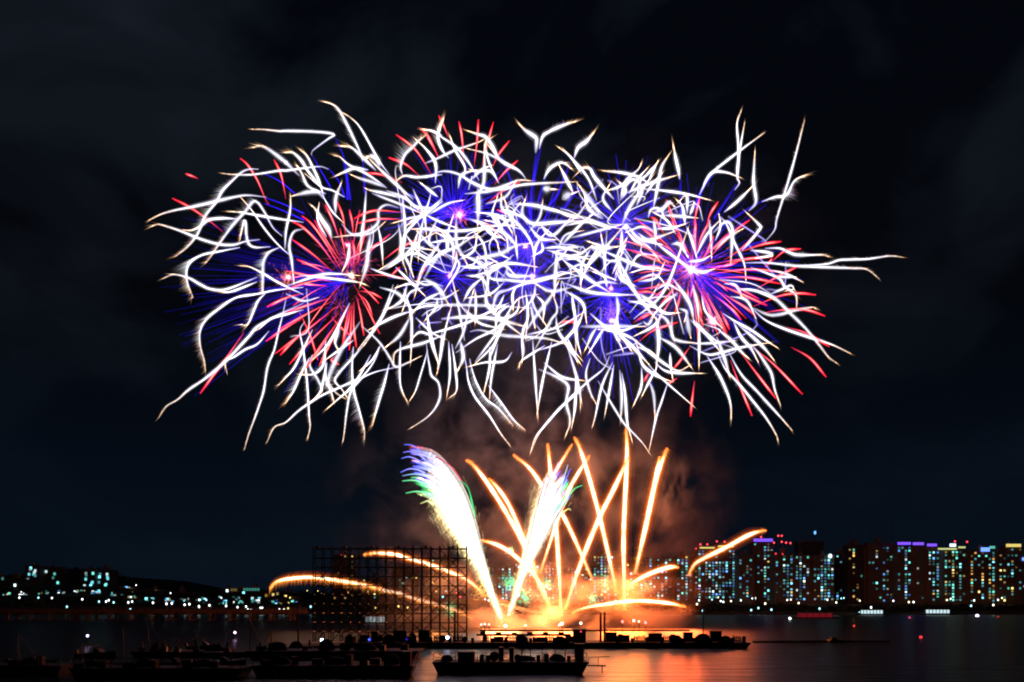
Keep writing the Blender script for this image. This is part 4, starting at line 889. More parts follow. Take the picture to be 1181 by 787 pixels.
w('K',3,(-1,2),(900,120),(1040,230),(1200,255)); w('K',3,(-4,4),(860,170),(1000,230),(1085,300),(1070,420),(1100,560),(1070,665))
w('K',2.4,(-1,1),(1140,200),(1140,430),(1112,605)); w('K',2.2,(-1,1),(1200,320),(1050,440),(920,580),(840,680),(802,790))
w('K',2.2,(0,0),(910,-10),(740,100),(715,150)); w('K',5,(-2,2),(270,-40),(290,80),(255,170)); w('K',2.6,(0,0),(740,-50),(735,110))
w('K',2.2,(0,0),(1070,-80),(1150,110)); w('K',2.2,(0,0),(1070,-30),(1140,210),(1185,420))
for wd, pts in ((4,((640,100),(820,110),(980,150),(1180,200))),(3,((500,490),(490,400),(560,290),(640,220),(690,240),(780,350),(820,450),(830,600))),(2.4,((0,180),(100,230),(230,280))),(3,((30,180),(170,100),(275,75))),
  (4.4,((238,200),(240,400),(290,500),(322,565))),(6,((402,-20),(405,120),(400,245))),(3,((0,300),(250,305),(400,290),(480,270),(690,262))),(3.4,((-10,670),(100,500),(250,420),(430,300))),(4,((360,510),(560,480),(680,420),(790,400))),
  (3,((250,570),(400,580),(525,538))),(4,((480,790),(480,650),(540,580),(650,550),(835,575))),(5,((620,575),(640,640),(810,648))),(4,((490,660),(800,690),(1010,648))),(3,((560,780),(800,690),(1180,600))),
  (3,((860,235),(960,340),(1110,200))),(4,((790,270),(870,360),(975,372))),(3.4,((880,380),(890,450),(835,485))),(4,((1190,425),(1100,430),(1000,460))),(4,((1000,450),(990,600),(978,790))),(5,((640,170),(740,200),(820,250),(1000,240),(1190,228))),
  (3,((575,145),(650,160),(710,185))),(3,((0,580),(120,470),(230,430))),(3.2,((150,470),(260,560),(150,760))),(3,((10,400),(200,370),(400,350)))):
    w('I', wd, (random.uniform(-1.5,1), random.uniform(-2,1)), *pts)
for wd, pts in ((5,((-10,5),(100,80),(180,205))),(3,((-10,235),(130,210),(500,215),(785,232))),(5,((125,315),(300,300),(500,310),(765,372))),(4.4,((482,-10),(470,200),(620,350),(745,445))),(3,((340,412),(420,400),(600,440),(900,460),(1060,503))),
  (2.6,((235,570),(380,470),(560,370),(700,170),(855,128))),(2.6,((0,440),(300,350),(545,240))),(3,((290,185),(350,80),(445,-5))),(3,((330,240),(365,110))),(3,((380,90),(380,335))),(3,((530,265),(560,310),(640,300),(700,250),(712,170))),
  (4,((748,430),(850,280),(950,150),(1005,45))),(2.6,((765,435),(1000,380),(1185,275))),(2.6,((830,550),(950,330),(1000,250),(965,115))),(3,((990,290),(1020,430),(1185,625))),(2.4,((855,555),(1050,480),(1155,345))),(3.4,((738,600),(740,420),(785,295))),
  (3,((1105,110),(1140,320),(1142,550))),(2.4,((600,130),(540,250))),(2.6,((100,700),(150,420),(200,220))),(2.4,((10,260),(50,450),(100,640))),(2.6,((300,480),(250,200),(210,20))),(2.6,((230,540),(290,420),(330,250))),(3.4,((480,640),(560,430),(620,330))),(2.6,((380,640),(560,400),(640,280)))):
    w('J', wd, (random.uniform(-2,.5), random.uniform(-1,2)), *pts)
for wd, pts in ((4,((-10,210),(130,60),(210,-10))),(4,((0,330),(200,480),(340,568))),(3.4,((115,440),(200,350),(300,250),(445,85))),(6,((195,230),(300,238),(395,230))),(3,((210,240),(330,330),(412,340),(398,425))),(4.6,((410,320),(470,440),(560,600),(710,787))),
  (4,((290,255),(560,370),(710,405))),(4,((0,500),(200,570),(400,590),(570,590))),(3,((455,80),(540,180),(640,230),(725,335))),(3.6,((440,90),(440,270),(462,225))),(5,((470,55),(600,180),(825,118))),(4,((680,25),(695,185))),(3,((530,775),(760,560),(940,95))),
  (4,((690,195),(870,330),(1010,435))),(5,((815,208),(880,210),(935,295))),(3.4,((930,75),(1005,305))),(4,((935,342),(1040,330),(1105,298))),(4.6,((970,398),(1050,420),(1135,398))),(5,((825,465),(950,650),(985,790))),(3.4,((975,515),(1022,790))),(6,((575,585),(660,650),(730,710))),
  (3,((65,580),(92,790))),(3.4,((215,395),(385,475))),(4,((405,425),(440,480),(520,515))),(3.6,((0,555),(140,650),(172,790))),(3.4,((400,595),(402,790))),(4,((875,695),(930,720),(918,785))),(3,((120,-10),(300,60),(420,90))),(3,((60,160),(250,110),(440,60))),
  (3.4,((1100,20),(1120,300))),(3,((1000,300),(1080,140),(1180,30))),(3,((0,70),(180,40),(340,90)))):
    w('M', wd, (random.uniform(-1.5,1), random.uniform(-1.5,1.5)), *pts)
for wd, pts in ((4,((-5,205),(60,300),(112,372))),(4,((-10,230),(100,110),(150,0))),(4.4,((130,110),(300,110),(610,108))),(4,((400,180),(470,210),(640,390))),(4,((200,10),(330,120),(520,200),(560,270))),(3.4,((520,195),(680,330),(850,440),(945,410))),(3.4,((600,70),(640,95),(680,30))),
  (5,((700,30),(720,220),(700,420))),(4.6,((720,190),(850,270),(960,410))),(4.4,((930,0),(960,190))),(4,((80,20),(100,200),(125,295))),(3.4,((550,260),(660,300),(690,330))),(3.4,((960,60),(1060,150),(1185,240))),(4,((560,270),(600,400),(700,480),(800,520))),(3.4,((390,40),(400,190),(440,200))),(3.4,((820,30),(820,180),(880,220),(1000,235)))):
    w('N', wd, (random.uniform(-1.5,1), random.uniform(-1,1.5)), *pts)
for wd, pts in ((4,((850,250),(870,400),(860,500),(720,592))),(5,((640,320),(620,450),(610,560),(565,705))),(4,((480,400),(465,520),(428,605))),(2.6,((690,250),(720,400),(732,565))),(3,((850,130),(760,108),(700,150),(690,250),(580,320),(380,352))),(2.8,((605,0),(590,200),(575,300),(560,450))),
  (3,((650,20),(880,110),(1040,180))),(3,((1185,80),(1040,180),(920,260))),(3.4,((960,-10),(1040,180),(1060,325))),(4,((1180,370),(1090,500),(1020,620),(975,790))),(3,((830,580),(930,680),(1045,790))),(3,((880,470),(930,560),(960,645))),(3,((640,590),(780,640),(905,672))),
  (3,((0,722),(250,640),(380,630),(545,642))),(3,((100,640),(300,660),(530,690),(600,712))),(3.4,((880,40),(900,300),(880,500),(905,600))),(3,((1000,300),(960,440),(940,565))),(3,((1045,190),(1010,350),(1000,500))),(3.4,((1185,300),(1060,290),(960,292))),(3.4,((725,602),(850,530),(1000,390),(1115,325))),
  (4,((1180,60),(1060,170),(950,230))),(3,((1100,0),(1050,150),(900,330),(850,480))),(3,((760,0),(900,60),(1010,150))),(3,((1150,200),(1080,380),(1180,480))),(3,((900,330),(980,420),(1100,450))),(3,((420,250),(500,330),(640,320),(745,240)))):
    w('E', wd, (random.uniform(-2,1), random.uniform(-1.5,1)), *pts)
for wd, pts in ((2.8,((810,-10),(740,200),(660,330),(550,475))),(4,((915,-10),(880,100),(820,150),(770,170))),(3,((890,20),(940,190),(950,340),(942,570))),(3,((1185,40),(1050,110),(950,210))),(3.4,((945,190),(800,240),(640,325))),(2.6,((1190,150),(1060,150),(940,195))),(3.4,((940,230),(860,370),(765,455))),(3,((1110,375),(1010,350),(950,402))),
  (2.8,((1190,370),(1040,430),(840,490),(810,585))),(2.6,((980,240),(1100,350),(1190,395))),(3,((1065,180),(1090,400),(1145,575))),(2.4,((845,-10),(700,280),(590,450))),(2.4,((510,410),(380,500),(290,565))),(4,((405,310),(370,420),(392,475))),(2.6,((0,60),(130,112),(240,88))),(2.6,((1180,330),(1170,500),(1145,650))),(2.2,((720,440),(650,560),(560,640))),(2.6,((480,130),(330,420),(200,560)))):
    w('F', wd, (random.uniform(-3,0), random.uniform(-1,2)), *pts)
# burst interiors: shorter hooked trails thrown out from each burst's own centre
for bi, n in ((1,12),(2,17),(3,17),(4,18),(5,18),(6,15),(7,16),(0,4)):
    u, v, D, Rb, _ = BURSTS[bi]
    for k in range(n):
        a = R()*6.283; r0 = Rb*random.uniform(.15,.55); ln = random.uniform(22,52); da = random.uniform(-.9,.9); b_ = a+random.uniform(-.5,.5)
        p0 = (u+math.cos(a)*r0, v+math.sin(a)*r0*.9); p1 = (p0[0]+math.cos(b_)*ln*.5, p0[1]+math.sin(b_)*ln*.45); p2 = (p1[0]+math.cos(b_+da)*ln*.5, p1[1]+math.sin(b_+da)*ln*.5+4)
        if 150 < p2[1] < 440: W_.append(([p0,p1,p2], random.uniform(2,3.6), None))
for pts, wd, fr in W_:
    i = choose(pts[0], pts[-1]); count[i] += 1
    Da, Db = depths(i, pts[0], pts[-1])
    white_trail(roots[i], pts, wd, fr, Da, Db)
# red trails
RT = []
def r(win, *pts): RT.append(P(win, *pts))
r('A',(385,632),(340,612),(288,594)); RT.append(P('B',(915,105))+P('A',(890,780),(830,640),(760,530),(703,478))); RT.append(P('A',(1048,787),(1010,600),(958,488)))
r('B',(570,310),(430,200),(310,120),(188,58))
for a in (((410,590),(300,400),(200,260),(120,190)),((370,560),(250,400),(130,280),(45,235)),((350,610),(200,480),(45,368)),((330,640),(200,570),(80,520)),((430,560),(330,420),(215,225)),((400,360),(350,220),(295,105)),((450,340),(430,200),(388,85)),((508,345),(500,240),(478,145)),((560,440),(580,340),(592,250)),
  ((880,165),(700,150),(600,170),(515,212)),((880,218),(700,215),(540,247)),((345,692),(200,650),(0,608)),((310,722),(200,712),(95,702)),((540,560),(560,450),(592,330)),((590,570),(640,440),(740,380)),((740,522),(850,440),(995,368)),((770,662),(860,580)),((980,692),(1060,560)),((470,580),(480,480),(470,400)),((510,570),(515,450),(500,380))): r('E', *a)
for a in (((340,88),(150,150),(-5,202)),((345,115),(180,200),(-60,330)),((380,155),(200,300),(-80,510)),((400,205),(180,420),(25,592)),((430,215),(300,400),(145,622)),((445,195),(340,420),(250,600)),((480,145),(450,300),(428,445)),((500,125),(490,300),(478,485)),((515,115),(510,300),(532,465)),((530,75),(560,200),(588,375)),((540,55),(610,120),(652,225)),((545,38),(640,50),(722,92)),
  ((340,230),(400,300),(490,380)),((95,185),(180,370),(240,560)),((380,530),(340,560),(400,595)),((470,160),(380,350),(300,480)),((410,240),(250,480),(120,660)),((490,140),(470,280),(440,400))): r('F', *a)
for a in (((1180,55),(1050,90),(905,157)),((1180,240),(1040,320),(898,417)),((1180,355),(1090,430),(1005,522))): r('C', *a)
RT.append(P('C',(730,350),(600,540),(480,700))+[(231,454)])
for a in (((105,402),(50,300),(0,215)),((178,255),(140,160),(105,88)),((295,435),(280,250),(258,135)),((372,475),(395,280),(405,118)),((430,480),(475,290),(518,138)),((500,500),(560,380),(640,278)),((525,612),(610,510),(703,428)),((468,752),(600,650),(720,590))): r('H', *a)
for a in (((1100,600),(1000,440),(930,370),(832,298)),((1150,470),(1080,320),(1012,248)),((1010,612),(900,520),(775,472)),((880,662),(720,600),(595,588))): r('D', *a)
for a in (((565,352),(500,270),(420,250)),((215,600),(240,460)),((700,190),(620,170),(545,145))): r('I', *a)
cx, cy = 793, 312
for a in (((760,130),(680,10)),((870,130),(820,30)),((760,210),(660,140),(585,78)),((820,380),(720,300),(525,148)),((820,390),(700,330),(518,258)),((840,420),(700,380),(560,380)),((880,490),(820,560),(740,662)),((890,540),(870,640),(840,742)),((938,530),(938,622)),((570,782),(680,715)),((1000,560),(1030,680),(1045,760)),((740,602),(650,570),(558,572)),((565,552),(700,530),(835,478)),((1000,40),(990,130)),((960,300),(900,200),(860,130)),((960,620),(985,520))): r('M', *a)
for a in (((980,790),(1005,680),(1030,575)),((1080,787),(1110,700),(1168,608)),((840,787),(815,720),(795,660)),((730,787),(700,750),(665,725))): r('L', *a)
for a in (((20,270),(60,150),(125,30)),((40,330),(160,230),(275,118)),((100,330),(300,120),(425,25)),((60,330),(110,250),(150,150)),((230,330),(350,250),(485,128)),((360,265),(520,210),(662,188)),((585,345),(690,260),(812,244)),((140,405),(350,330),(600,300)),((540,385),(592,318)),((130,435),(400,400),(655,416)),((160,465),(400,460),(655,507)),((480,545),(640,450),(790,376)),
  ((130,490),(350,580),(555,672)),((450,680),(650,600),(800,580),(925,592)),((520,730),(680,705),(850,705),(995,752)),((200,570),(380,680),(465,748)),((150,590),(290,700),(358,780)),((60,560),(120,700),(140,760)),((100,390),(250,370),(330,345)),((20,300),(10,150),(15,40))): r('O', *a)
for a in (((200,-10),(270,130)),((30,0),(70,105)),((700,115),(850,160),(1025,262)),((735,265),(880,350),(1002,492)),((445,265),(620,410),(822,622)),((355,305),(480,470),(622,655)),((278,365),(350,560),(442,785))): r('Q', *a)
for a in (((990,520),(970,680),(960,790)),((955,262),(880,370),(825,435)),((565,225),(680,140),(860,78)),((528,82),(590,40),(660,10)),((655,445),(610,525)),((0,80),(90,73)),((860,500),(790,545))): r('N', *a)
r('J',(1000,352),(1060,335),(1118,338))
for pts in RT:
    i = min((0,1,7), key=lambda k: math.hypot(pts[0][0]-BURSTS[k][0], pts[0][1]-BURSTS[k][1])/BURSTS[k][3])
    Da, Db = depths(i, pts[0], pts[-1]); red_trail(roots[i], pts, 2.0 if i == 7 else 1.8, Da, Db)
for i, c, n, ra, rb in ((0,(402,318),14,40,90),(7,(797,312),20,45,105)):
    for k in range(n):
        a = R()*6.283; r1 = random.uniform(ra, rb); r0 = random.uniform(8, 30)
        pts = [(c[0]+math.cos(a)*(r0+(r1-r0)*t), c[1]+math.sin(a)*(r0+(r1-r0)*t)+.10*r1*t*t) for t in (0,.5,1)]
        Da, Db = depths(i, pts[0], pts[-1]); red_trail(roots[i], pts, random.uniform(.7,1.3), Da, Db)
# blue stems
def fan(i, c, n, r0, r1, a0=0, a1=6.283, inten=.55, wd=.9, sag=.06):
    u, v, D, Rb, _ = BURSTS[i]
    for k in range(n):
        a = a0+(a1-a0)*(k+R())/n; rr = r1*random.uniform(.6,1.1)
        blue_trail(roots[i], (c[0]+random.gauss(0,2), c[1]+random.gauss(0,2)), a, r0*R(), rr, D, random.uniform(-1,1)*rr*px(D)*.8, wd*random.uniform(.6,1.3), inten*random.uniform(.5,1.3), sag)
pi = math.pi
fan(0,(405,322),16,60,200,pi*.80,pi*1.13,.022,5,.03); fan(0,(405,322),44,20,205,pi*.80,pi*1.13,.17,.8,.03); fan(0,(400,325),22,10,130,pi*.45,pi*1.75,.28,.9); fan(0,(400,325),10,40,180,pi*.8,pi*1.1,.3,.8,.02)  # the broad faint trails imitate the deep blue glow at left
fan(1,(524,247),70,6,82,pi*.9,pi*2.1,.5,1.2); fan(1,(524,247),20,5,62,0,pi,.45)
fan(2,(519,318),60,4,70,0,6.283,.5,.8)
fan(3,(607,288),60,4,70,0,6.283,.5); fan(3,(612,300),26,10,110,pi*1.25,pi*1.75,.5,1.0,0)
fan(4,(608,322),60,4,80,0,6.283,.5); 
fan(5,(704,338),70,4,85,0,6.283,.5,1.0); fan(5,(704,345),22,10,110,pi*.3,pi*.7,.5,1.3)
fan(6,(718,258),64,4,85,0,6.283,.5)
fan(7,(800,308),74,6,105,0,6.283,.42,1.0); fan(7,(800,312),20,20,125,pi*-.05,pi*.4,.2,2.4)
for i, win, pts in ((3,'H',((815,600),(825,480),(840,375))),(3,'H',((815,600),(845,450),(872,330))),(3,'H',((850,740),(880,640),(900,570))),(3,'I',((800,220),(770,60),(755,-10))),(3,'I',((800,220),(805,60),(815,-60))),(3,'I',((790,180),(800,0),(820,-120))),
  (0,'D',((480,787),(440,500),(400,390),(370,325))),(0,'D',((440,770),(390,640),(310,545))),(0,'D',((590,740),(585,600),(575,470))),(0,'D',((330,690),(260,570),(195,455))),(0,'A',((1110,740),(1000,650),(880,590))),(0,'D',((460,787),(455,650),(430,500))),
  (0,'B',((1180,170),(1000,90),(880,50))),(0,'B',((1180,220),(1000,140),(880,95))),(7,'L',((1000,660),(1020,560),(1110,410))),(7,'L',((990,640),(1060,480),(1130,400))),(6,'L',((880,787),(880,600),(880,440))),(7,'R',((380,560),(440,470),(475,415))),(7,'R',((400,600),(540,510),(600,480))),(7,'R',((500,690),(600,655))),
  (6,'L',((650,680),(665,590),(650,520))),(6,'L',((0,660),(60,570),(130,500))),(3,'H',((940,760),(1000,680),(1090,460))),(1,'H',((700,787),(640,560),(575,390)))):
    for q_ in (0, 1):
        pp = [(x+q_*1.2, y+q_*.8) for x, y in P(win, *pts)]
        blue_trail(roots[i], None, 0, 0, 0, BURSTS[i][2], random.uniform(-6,6), 1.1, .6, 0, pp)
for i, n in ((0,8),(1,10),(2,14),(3,12),(4,14),(5,14),(6,12),(7,14)):
    u, v, D, Rb, _ = BURSTS[i]
    for k in range(n):
        a = R()*6.283; r0 = Rb*random.uniform(.1,.7); r1 = Rb*random.uniform(.45,.95 if i not in (0,7) else .6); b_ = a+random.uniform(-.8,.8); rr = random.choice((-1,1))*random.uniform(0,.25)
        p0 = (u+math.cos(a)*r0, v+math.sin(a)*r0); p1 = (u+math.cos(b_)*(r0+r1)*.55, v+math.sin(b_)*(r0+r1)*.5); p2 = (u+math.cos(b_+rr)*r1, v+math.sin(b_+rr)*r1*.85+6)
        if i == 0 and p2[0] < 330: continue
        q = MB(); pts = smooth([p0,p1,p2], 4); Da, Db = depths(i, p0, p2); P3 = [p-roots[i].location for p in lay(pts, Da, Db)]; m_ = len(P3); kk = px(D)
        cc = random.choice(((1.5,1.45,1.7),(1.2,1.1,1.9),(1.7,1.55,1.5),(.6,.45,1.9)))
        tube(q, P3, [.42*kk*(.5+.5*math.sin(3.14*min(1,j/m_+.15))) for j in range(m_)], [tuple(x*ramp([(0,(.3,)),(.4,(1,)),(.85,(.9,)),(1,(.3,))], j/(m_-1))[0] for x in cc) for j in range(m_)], 4)
        tube(q, P3, [1.3*kk]*m_, [(.05,.045,.07)]*m_, 6, 1)  # wider additive tube imitates a faint halo
        q.build('thin_trail', GL, roots[i])
# burning cores: little star shaped clusters of flame
def star(root, u, v, D, rad, c0, c1, n=60):
    q = MB(); k = px(D); c = at(u, v, D)-root.location; q.ball(c, rad*.17*k, 8, 6); q.c += [tuple(2.4*x for x in c0)]*len(q.v)
    for s_ in range(n):
        d = Vector((random.gauss(0,1), random.gauss(0,1), random.gauss(0,1))).normalized()
        spark(q, c+d*rad*.15*k, c+d*rad*k*random.uniform(.5,1.15), .7*k, tuple(x*.5 for x in c1), tuple(x*.05 for x in c1))
    return q.build('burning_core', GL, root)
for i, u, v, rad, c0, c1 in ((0,333,320,10,(1,.6,.4),(.9,.2,.12)),(0,405,318,9,(1,.95,.8),(1,.5,.3)),(0,401,283,8,(1,.6,.7),(.8,.1,.2)),(1,530,248,10,(1,.85,.8),(1,.25,.25)),(2,519,318,6,(1,.5,.2),(1,.15,.02)),(3,606,284,6,(1,.7,.5),(1,.3,.1)),
  (4,614,319,7,(1,.8,.8),(.9,.4,.4)),(5,705,333,6,(1,.6,.5),(1,.2,.1)),(5,706,370,7,(1,.8,.8),(.9,.4,.4)),(6,722,262,6,(1,1,1),(.7,.7,.9)),(7,822,371,10,(1,.9,.8),(1,.35,.4)),(7,797,311,13,(1,.95,.9),(1,.6,.4))):
    star(roots[i], u, v, BURSTS[i][2], rad, c0, c1)

for i, u, v, rad, c, n in ((0,404,300,40,(.18,.012,.05),300),(0,392,352,36,(.12,.01,.02),120),(0,330,322,20,(.2,.04,.03),160),(7,797,312,42,(.2,.025,.06),380),(7,822,371,15,(.4,.1,.16),160),(1,530,248,17,(.4,.05,.1),160),(5,706,362,24,(.12,.04,.2),200),(2,519,318,50,(.018,.007,.11),240),(3,607,288,55,(.015,.006,.11),240),(4,608,322,55,(.018,.008,.11),240),(5,704,338,60,(.018,.007,.12),260),(6,718,258,55,(.015,.006,.11),220),(1,524,247,55,(.014,.005,.12),220),(7,800,310,75,(.02,.007,.1),240)):  # loose sparks imitate the magenta and violet glow round the cores
    q = MB(); k = px(BURSTS[i][2]); c0 = at(u, v, BURSTS[i][2])-roots[i].location
    for s_ in range(n):
        d = Vector((random.gauss(0,1), random.gauss(0,1), random.gauss(0,1))).normalized(); r0 = abs(random.gauss(0,.45))*rad*k; f_ = random.uniform(.3,1.2)
        spark(q, c0+d*r0, c0+d*(r0+rad*k*random.uniform(.15,.4)), random.uniform(.5,1.0)*k, tuple(x*f_ for x in c), tuple(x*.1 for x in c), 1)
    tag(q.build('core_glow_sparks', GL, roots[i]), kind='stuff')
# ------------------------------------------------------------------ comets
def comet(pts, wd, D, label, inten=1.0, curtain=0, wide=1.0, dy=0):
    pts = smooth(pts, 3); o0 = at(*pts[0], D); P3 = [p-o0 for p in lay(pts, D, D+dy)]; n = len(pts); q = MB(); k = px(D)
    T = [i/(n-1) for i in range(n)]
    prof = [(.35+.65*min(1,t/.35))*(1 if t < .82 else 1-.7*(t-.82)/.18) for t in T]
    RC = [(0,(.9,.3,.08)),(.2,(2.4,1.5,.9)),(.85,(2.9,2.1,1.45)),(.94,(1.8,.7,.2)),(1,(.9,.2,.02))]
    tube(q, P3, [.42*wd*k*a*(1+.3*noise.noise((i*.3, pts[0][0], 1.7))) for i, a in enumerate(prof)], [tuple(x*inten*(1+.45*noise.noise((i*.4, pts[0][0], 5.1))) for x in ramp(RC, t)) for i, t in enumerate(T)], 6)
    for sr, c in ((.6,(.4,.1,.016)),(.85,(.17,.033,.003)),(1.25,(.07,.011,.0)),(1.9,(.026,.0035,.0))):  # nested additive tubes imitate the orange glow round the comet
        tube(q, P3, [sr*wd*wide*k*a for a in prof], [tuple(x*inten for x in c)]*n, 7, 1)
    total = sum((P3[i+1]-P3[i]).length for i in range(n-1)); ns = int(total/k*3.2)
    for s_ in range(ns):
        t = (s_+R())/ns; x = t*(n-1); i = min(n-2, int(x)); p = P3[i].lerp(P3[i+1], x-i); tan = (P3[i+1]-P3[i]).normalized()
        sd = tan.cross(Vector((0,1,0)))*random.choice((-1,1))*wd*random.uniform(.3,1.0)*(1+R()**3*1.2)*k - tan*random.uniform(.5,7)*k + Vector((0,random.gauss(0,.6)*k,0))
        spark(q, p, p+sd, random.uniform(.3,.55)*k, tuple(x_*inten*random.uniform(.4,1.3) for x_ in (.36,.11,.012)), (.05,.008,.0))
        if curtain and R() < .9: spark(q, p, p+Vector((random.uniform(-3.5,-1.2)*k*curtain*.3, random.gauss(0,1)*k, -R()*9*k*curtain)), .5*k, (.36,.12,.018), (.04,.01,.001))
    ob = q.build('comet', GL); ob.location = o0
    return tag(ob, label, 'comet firework', 'orange comets rising from the launch barges')
comet(P('T',(640,690),(605,630),(540,460),(470,330),(400,220),(345,150),(318,135)),5,254,'orange comet leaning left, just right of the broad white fan')
comet(P('T',(590,560),(525,400),(480,300),(440,240),(405,203)),4.4,259,'short orange comet leaning left beside the longest left leaning comet')
comet(P('T',(800,590),(690,350),(610,235),(560,165),(497,113)),4.4,258,'orange comet arching left, passing behind the narrow white fan')
comet(P('T',(680,725),(668,500),(655,330),(640,190),(628,70)),5,255,'nearly vertical orange comet rising through the narrow white fan')
comet(P('T',(500,640),(590,300),(650,190),(722,72)),3.6,261,'orange comet leaning right along the narrow white fan, its tip left of centre')
comet(P('T',(888,632),(860,500),(825,350),(785,200),(750,90),(728,46)),4.8,256,'tall orange comet leaning left, crossing the right leaning one')
comet(P('T',(600,560),(690,290),(740,190),(788,115)),3.8,259,'orange comet leaning right with its tip just above the narrow fan')
comet(P('T',(695,700),(720,620),(770,480),(825,350),(880,240),(935,122)),5.4,254,'long orange comet leaning right, crossing the tall left leaning one')
comet(P('T',(920,700),(915,450),(920,300),(928,120),(925,10)),5,257,'tallest vertical orange comet left of the rightmost one')
comet(P('T',(958,565),(1000,380),(1040,200),(1080,88)),5.6,256,'rightmost tall orange comet with bright split tip')
comet(P('T',(990,420),(1030,230),(1052,120)),4,259,'faint orange comet hugging the rightmost tall one')
comet(P('T',(640,700),(600,600),(520,510),(450,460),(375,435)),4.4,258,'low orange comet arching left between the white fans')
comet([(560,688),(548,676),(535,666.6),(519,660),(502,653.5),(485,648),(467,643),(455.5,639.6),(433,638),(419,640)],4.4,252,'upper orange arc falling left behind the scaffold',1,.6)
comet([(545,712),(520,702),(480,691),(462,685),(440,680),(422.6,675)],3.2,253,'faint tail of the lower orange arc behind the scaffold',.3,.8)
comet([(440,679),(422.6,675),(392,670),(361,666),(334.5,667.5),(319,671),(311,678.5)],4.2,250,'lower orange arc with hanging spark curtain left of the scaffold',1,1.3)
comet(P('T',(925,620),(940,605),(990,575),(1050,550),(1095,538),(1125,540)),5,255,'short orange arc curving right at the foot of the tall comets')
comet(P('T',(720,712),(760,695),(840,680),(960,666),(1080,674),(1152,690)),4.6,255,'lowest orange arc spreading flat to the right')
comet([(794,664),(797,657),(802,650),(814,643),(840,630),(862,618),(876,613),(884,612)],4.6,262,'far right orange arc in front of the apartment blocks',.95)
# bright foot of the right arc
# ------------------------------------------------------------------ white fans (mines)
def mine(base, left, right, n, D, label, tips, strength, wdt):
    root = empty('fan_mine', at(*base, D), label, 'firework fan', 'white firework fans')
    k = px(D)
    for j in range(n):
        s_ = (j+.5)/n + random.uniform(-.4,.4)/n; ext = random.uniform(.86,1.06)
        pts = [(a[0]+(b[0]-a[0])*s_, a[1]+(b[1]-a[1])*s_) for a, b in zip(left, right)]
        pts = smooth(pts, 5); cut = max(4, int(len(pts)*min(1, ext))); pts = pts[:cut]
        dy = random.uniform(-1,1)*math.sqrt(max(.05, 1-(2*s_-1)**2))*10
        P3 = [p-root.location for p in lay(pts, D, D+dy)]; m_ = len(pts); q = MB()
        col, tl = tips(s_); T = [i/(m_-1) for i in range(m_)]
        soft = (.22+.78*min(1, 3.2*min(s_*1.1, 1-s_)))*random.uniform(.55,1.3)
        cols = [tuple(strength*soft*x for x in ramp([(0,(1,.6,.35)),(.12,(1.3,1.1,.8)),(.55,(1.3,1.25,1.1)),(1-tl-.1,(1.25,1.2,1.15)),(1-tl*.6,tuple(.5+.5*c for c in col)),(1,tuple(.5*c for c in col))], t)) for t in T]
        tube(q, P3, [wdt*k*(.35+.65*min(1,t*2))*(1 if t < 1-tl else 1-.7*(t-1+tl)/tl) for t in T], cols, 5)
        edge = (1-abs(2*s_-1))
        tot = int(sum(math.hypot(pts[i+1][0]-pts[i][0], pts[i+1][1]-pts[i][1]) for i in range(m_-1))*.9)
        for x in range(tot):  # side sparks also imitate yellow glow fading off the fan
            t = R()*.92; i = min(m_-2, int(t*(m_-1))); p = P3[i]; ln = random.uniform(2,13)*(.3+t)*(1.5 if s_ < .3 else 1)
            spark(q, p, p+Vector((-ln*R()*k*.9+.1*ln*k, random.gauss(0,2)*k, -ln*k*random.uniform(.2,1))), .6*k, (.22,.165,.07), (.025,.015,.004))
        # coloured star at the end of the jet
        for h in range(5):
            a = P3[-1]+Vector((random.gauss(0,1.2),0,random.gauss(0,1.2)))*k; spark(q, P3[-max(2,int(m_*tl*.7))], a, .9*k, tuple(.5*c for c in col), tuple(.25*c for c in col))
        q.build('white_jet', GLM, root)
    q = MB()
    for x in range(1500):  # many faint sparks imitate the soft yellow glow around the fan
        s_ = random.gauss(.3,.38); s_ = max(-.35, min(1.12, s_)); t = random.uniform(.03,.9) if 0 < s_ < 1 else random.uniform(.05,.72)
        P2 = [(a[0]+(b[0]-a[0])*s_, a[1]+(b[1]-a[1])*s_) for a, b in zip(left, right)]; x_ = t*(len(P2)-1); i = int(x_); f_ = x_-i
        u = P2[i][0]+(P2[i+1][0]-P2[i][0])*f_; v = P2[i][1]+(P2[i+1][1]-P2[i][1])*f_
        p = at(u+random.gauss(0,1.5), v+random.gauss(0,3), D+random.uniform(-9,9))-root.location; dd = (at(P2[i+1][0],P2[i+1][1],D)-at(P2[i][0],P2[i][1],D)).normalized()
        ln = random.uniform(4,16); e = 1-max(0, abs(s_-.5)-.5)*2
        spark(q, p, p-dd*ln*k+Vector((-R()*2.5,0,-R()*4))*k, random.uniform(.5,1.2)*k, tuple(c*e for c in (.13,.10,.05)), (.02,.012,.004))
    tag(q.build('glow_haze_sparks', GLM, root), kind='stuff')
    return root
BLU, GRN, REDC, PNK = (.12,.16,1.6), (.05,1.1,.3), (1.4,.12,.25), (1.2,.5,1.0)
def tips1(s_):
    if s_ < .1: return (.7,.95,.3), .12
    if s_ < .32: return (GRN if R() < .8 else BLU), .17
    if s_ < .85: return (BLU if R() < .75 else random.choice((PNK, REDC))), .16
    return (REDC if R() < .6 else BLU), .1
FA = mine((578,711),[(577.5,711),(566,686),(550,655),(521,612),(505,588),(496,578),(482,573)],[(579,711),(572,691),(557,636),(546,592),(531,556),(503,522),(472,513)],58,254,'broad brilliant white fan bending left with blue and green tips',tips1,2.2,1.3)
def tips1b(s_): return (GRN if s_ < .5 else (REDC if R() < .4 else (.8,.9,.6))), .2
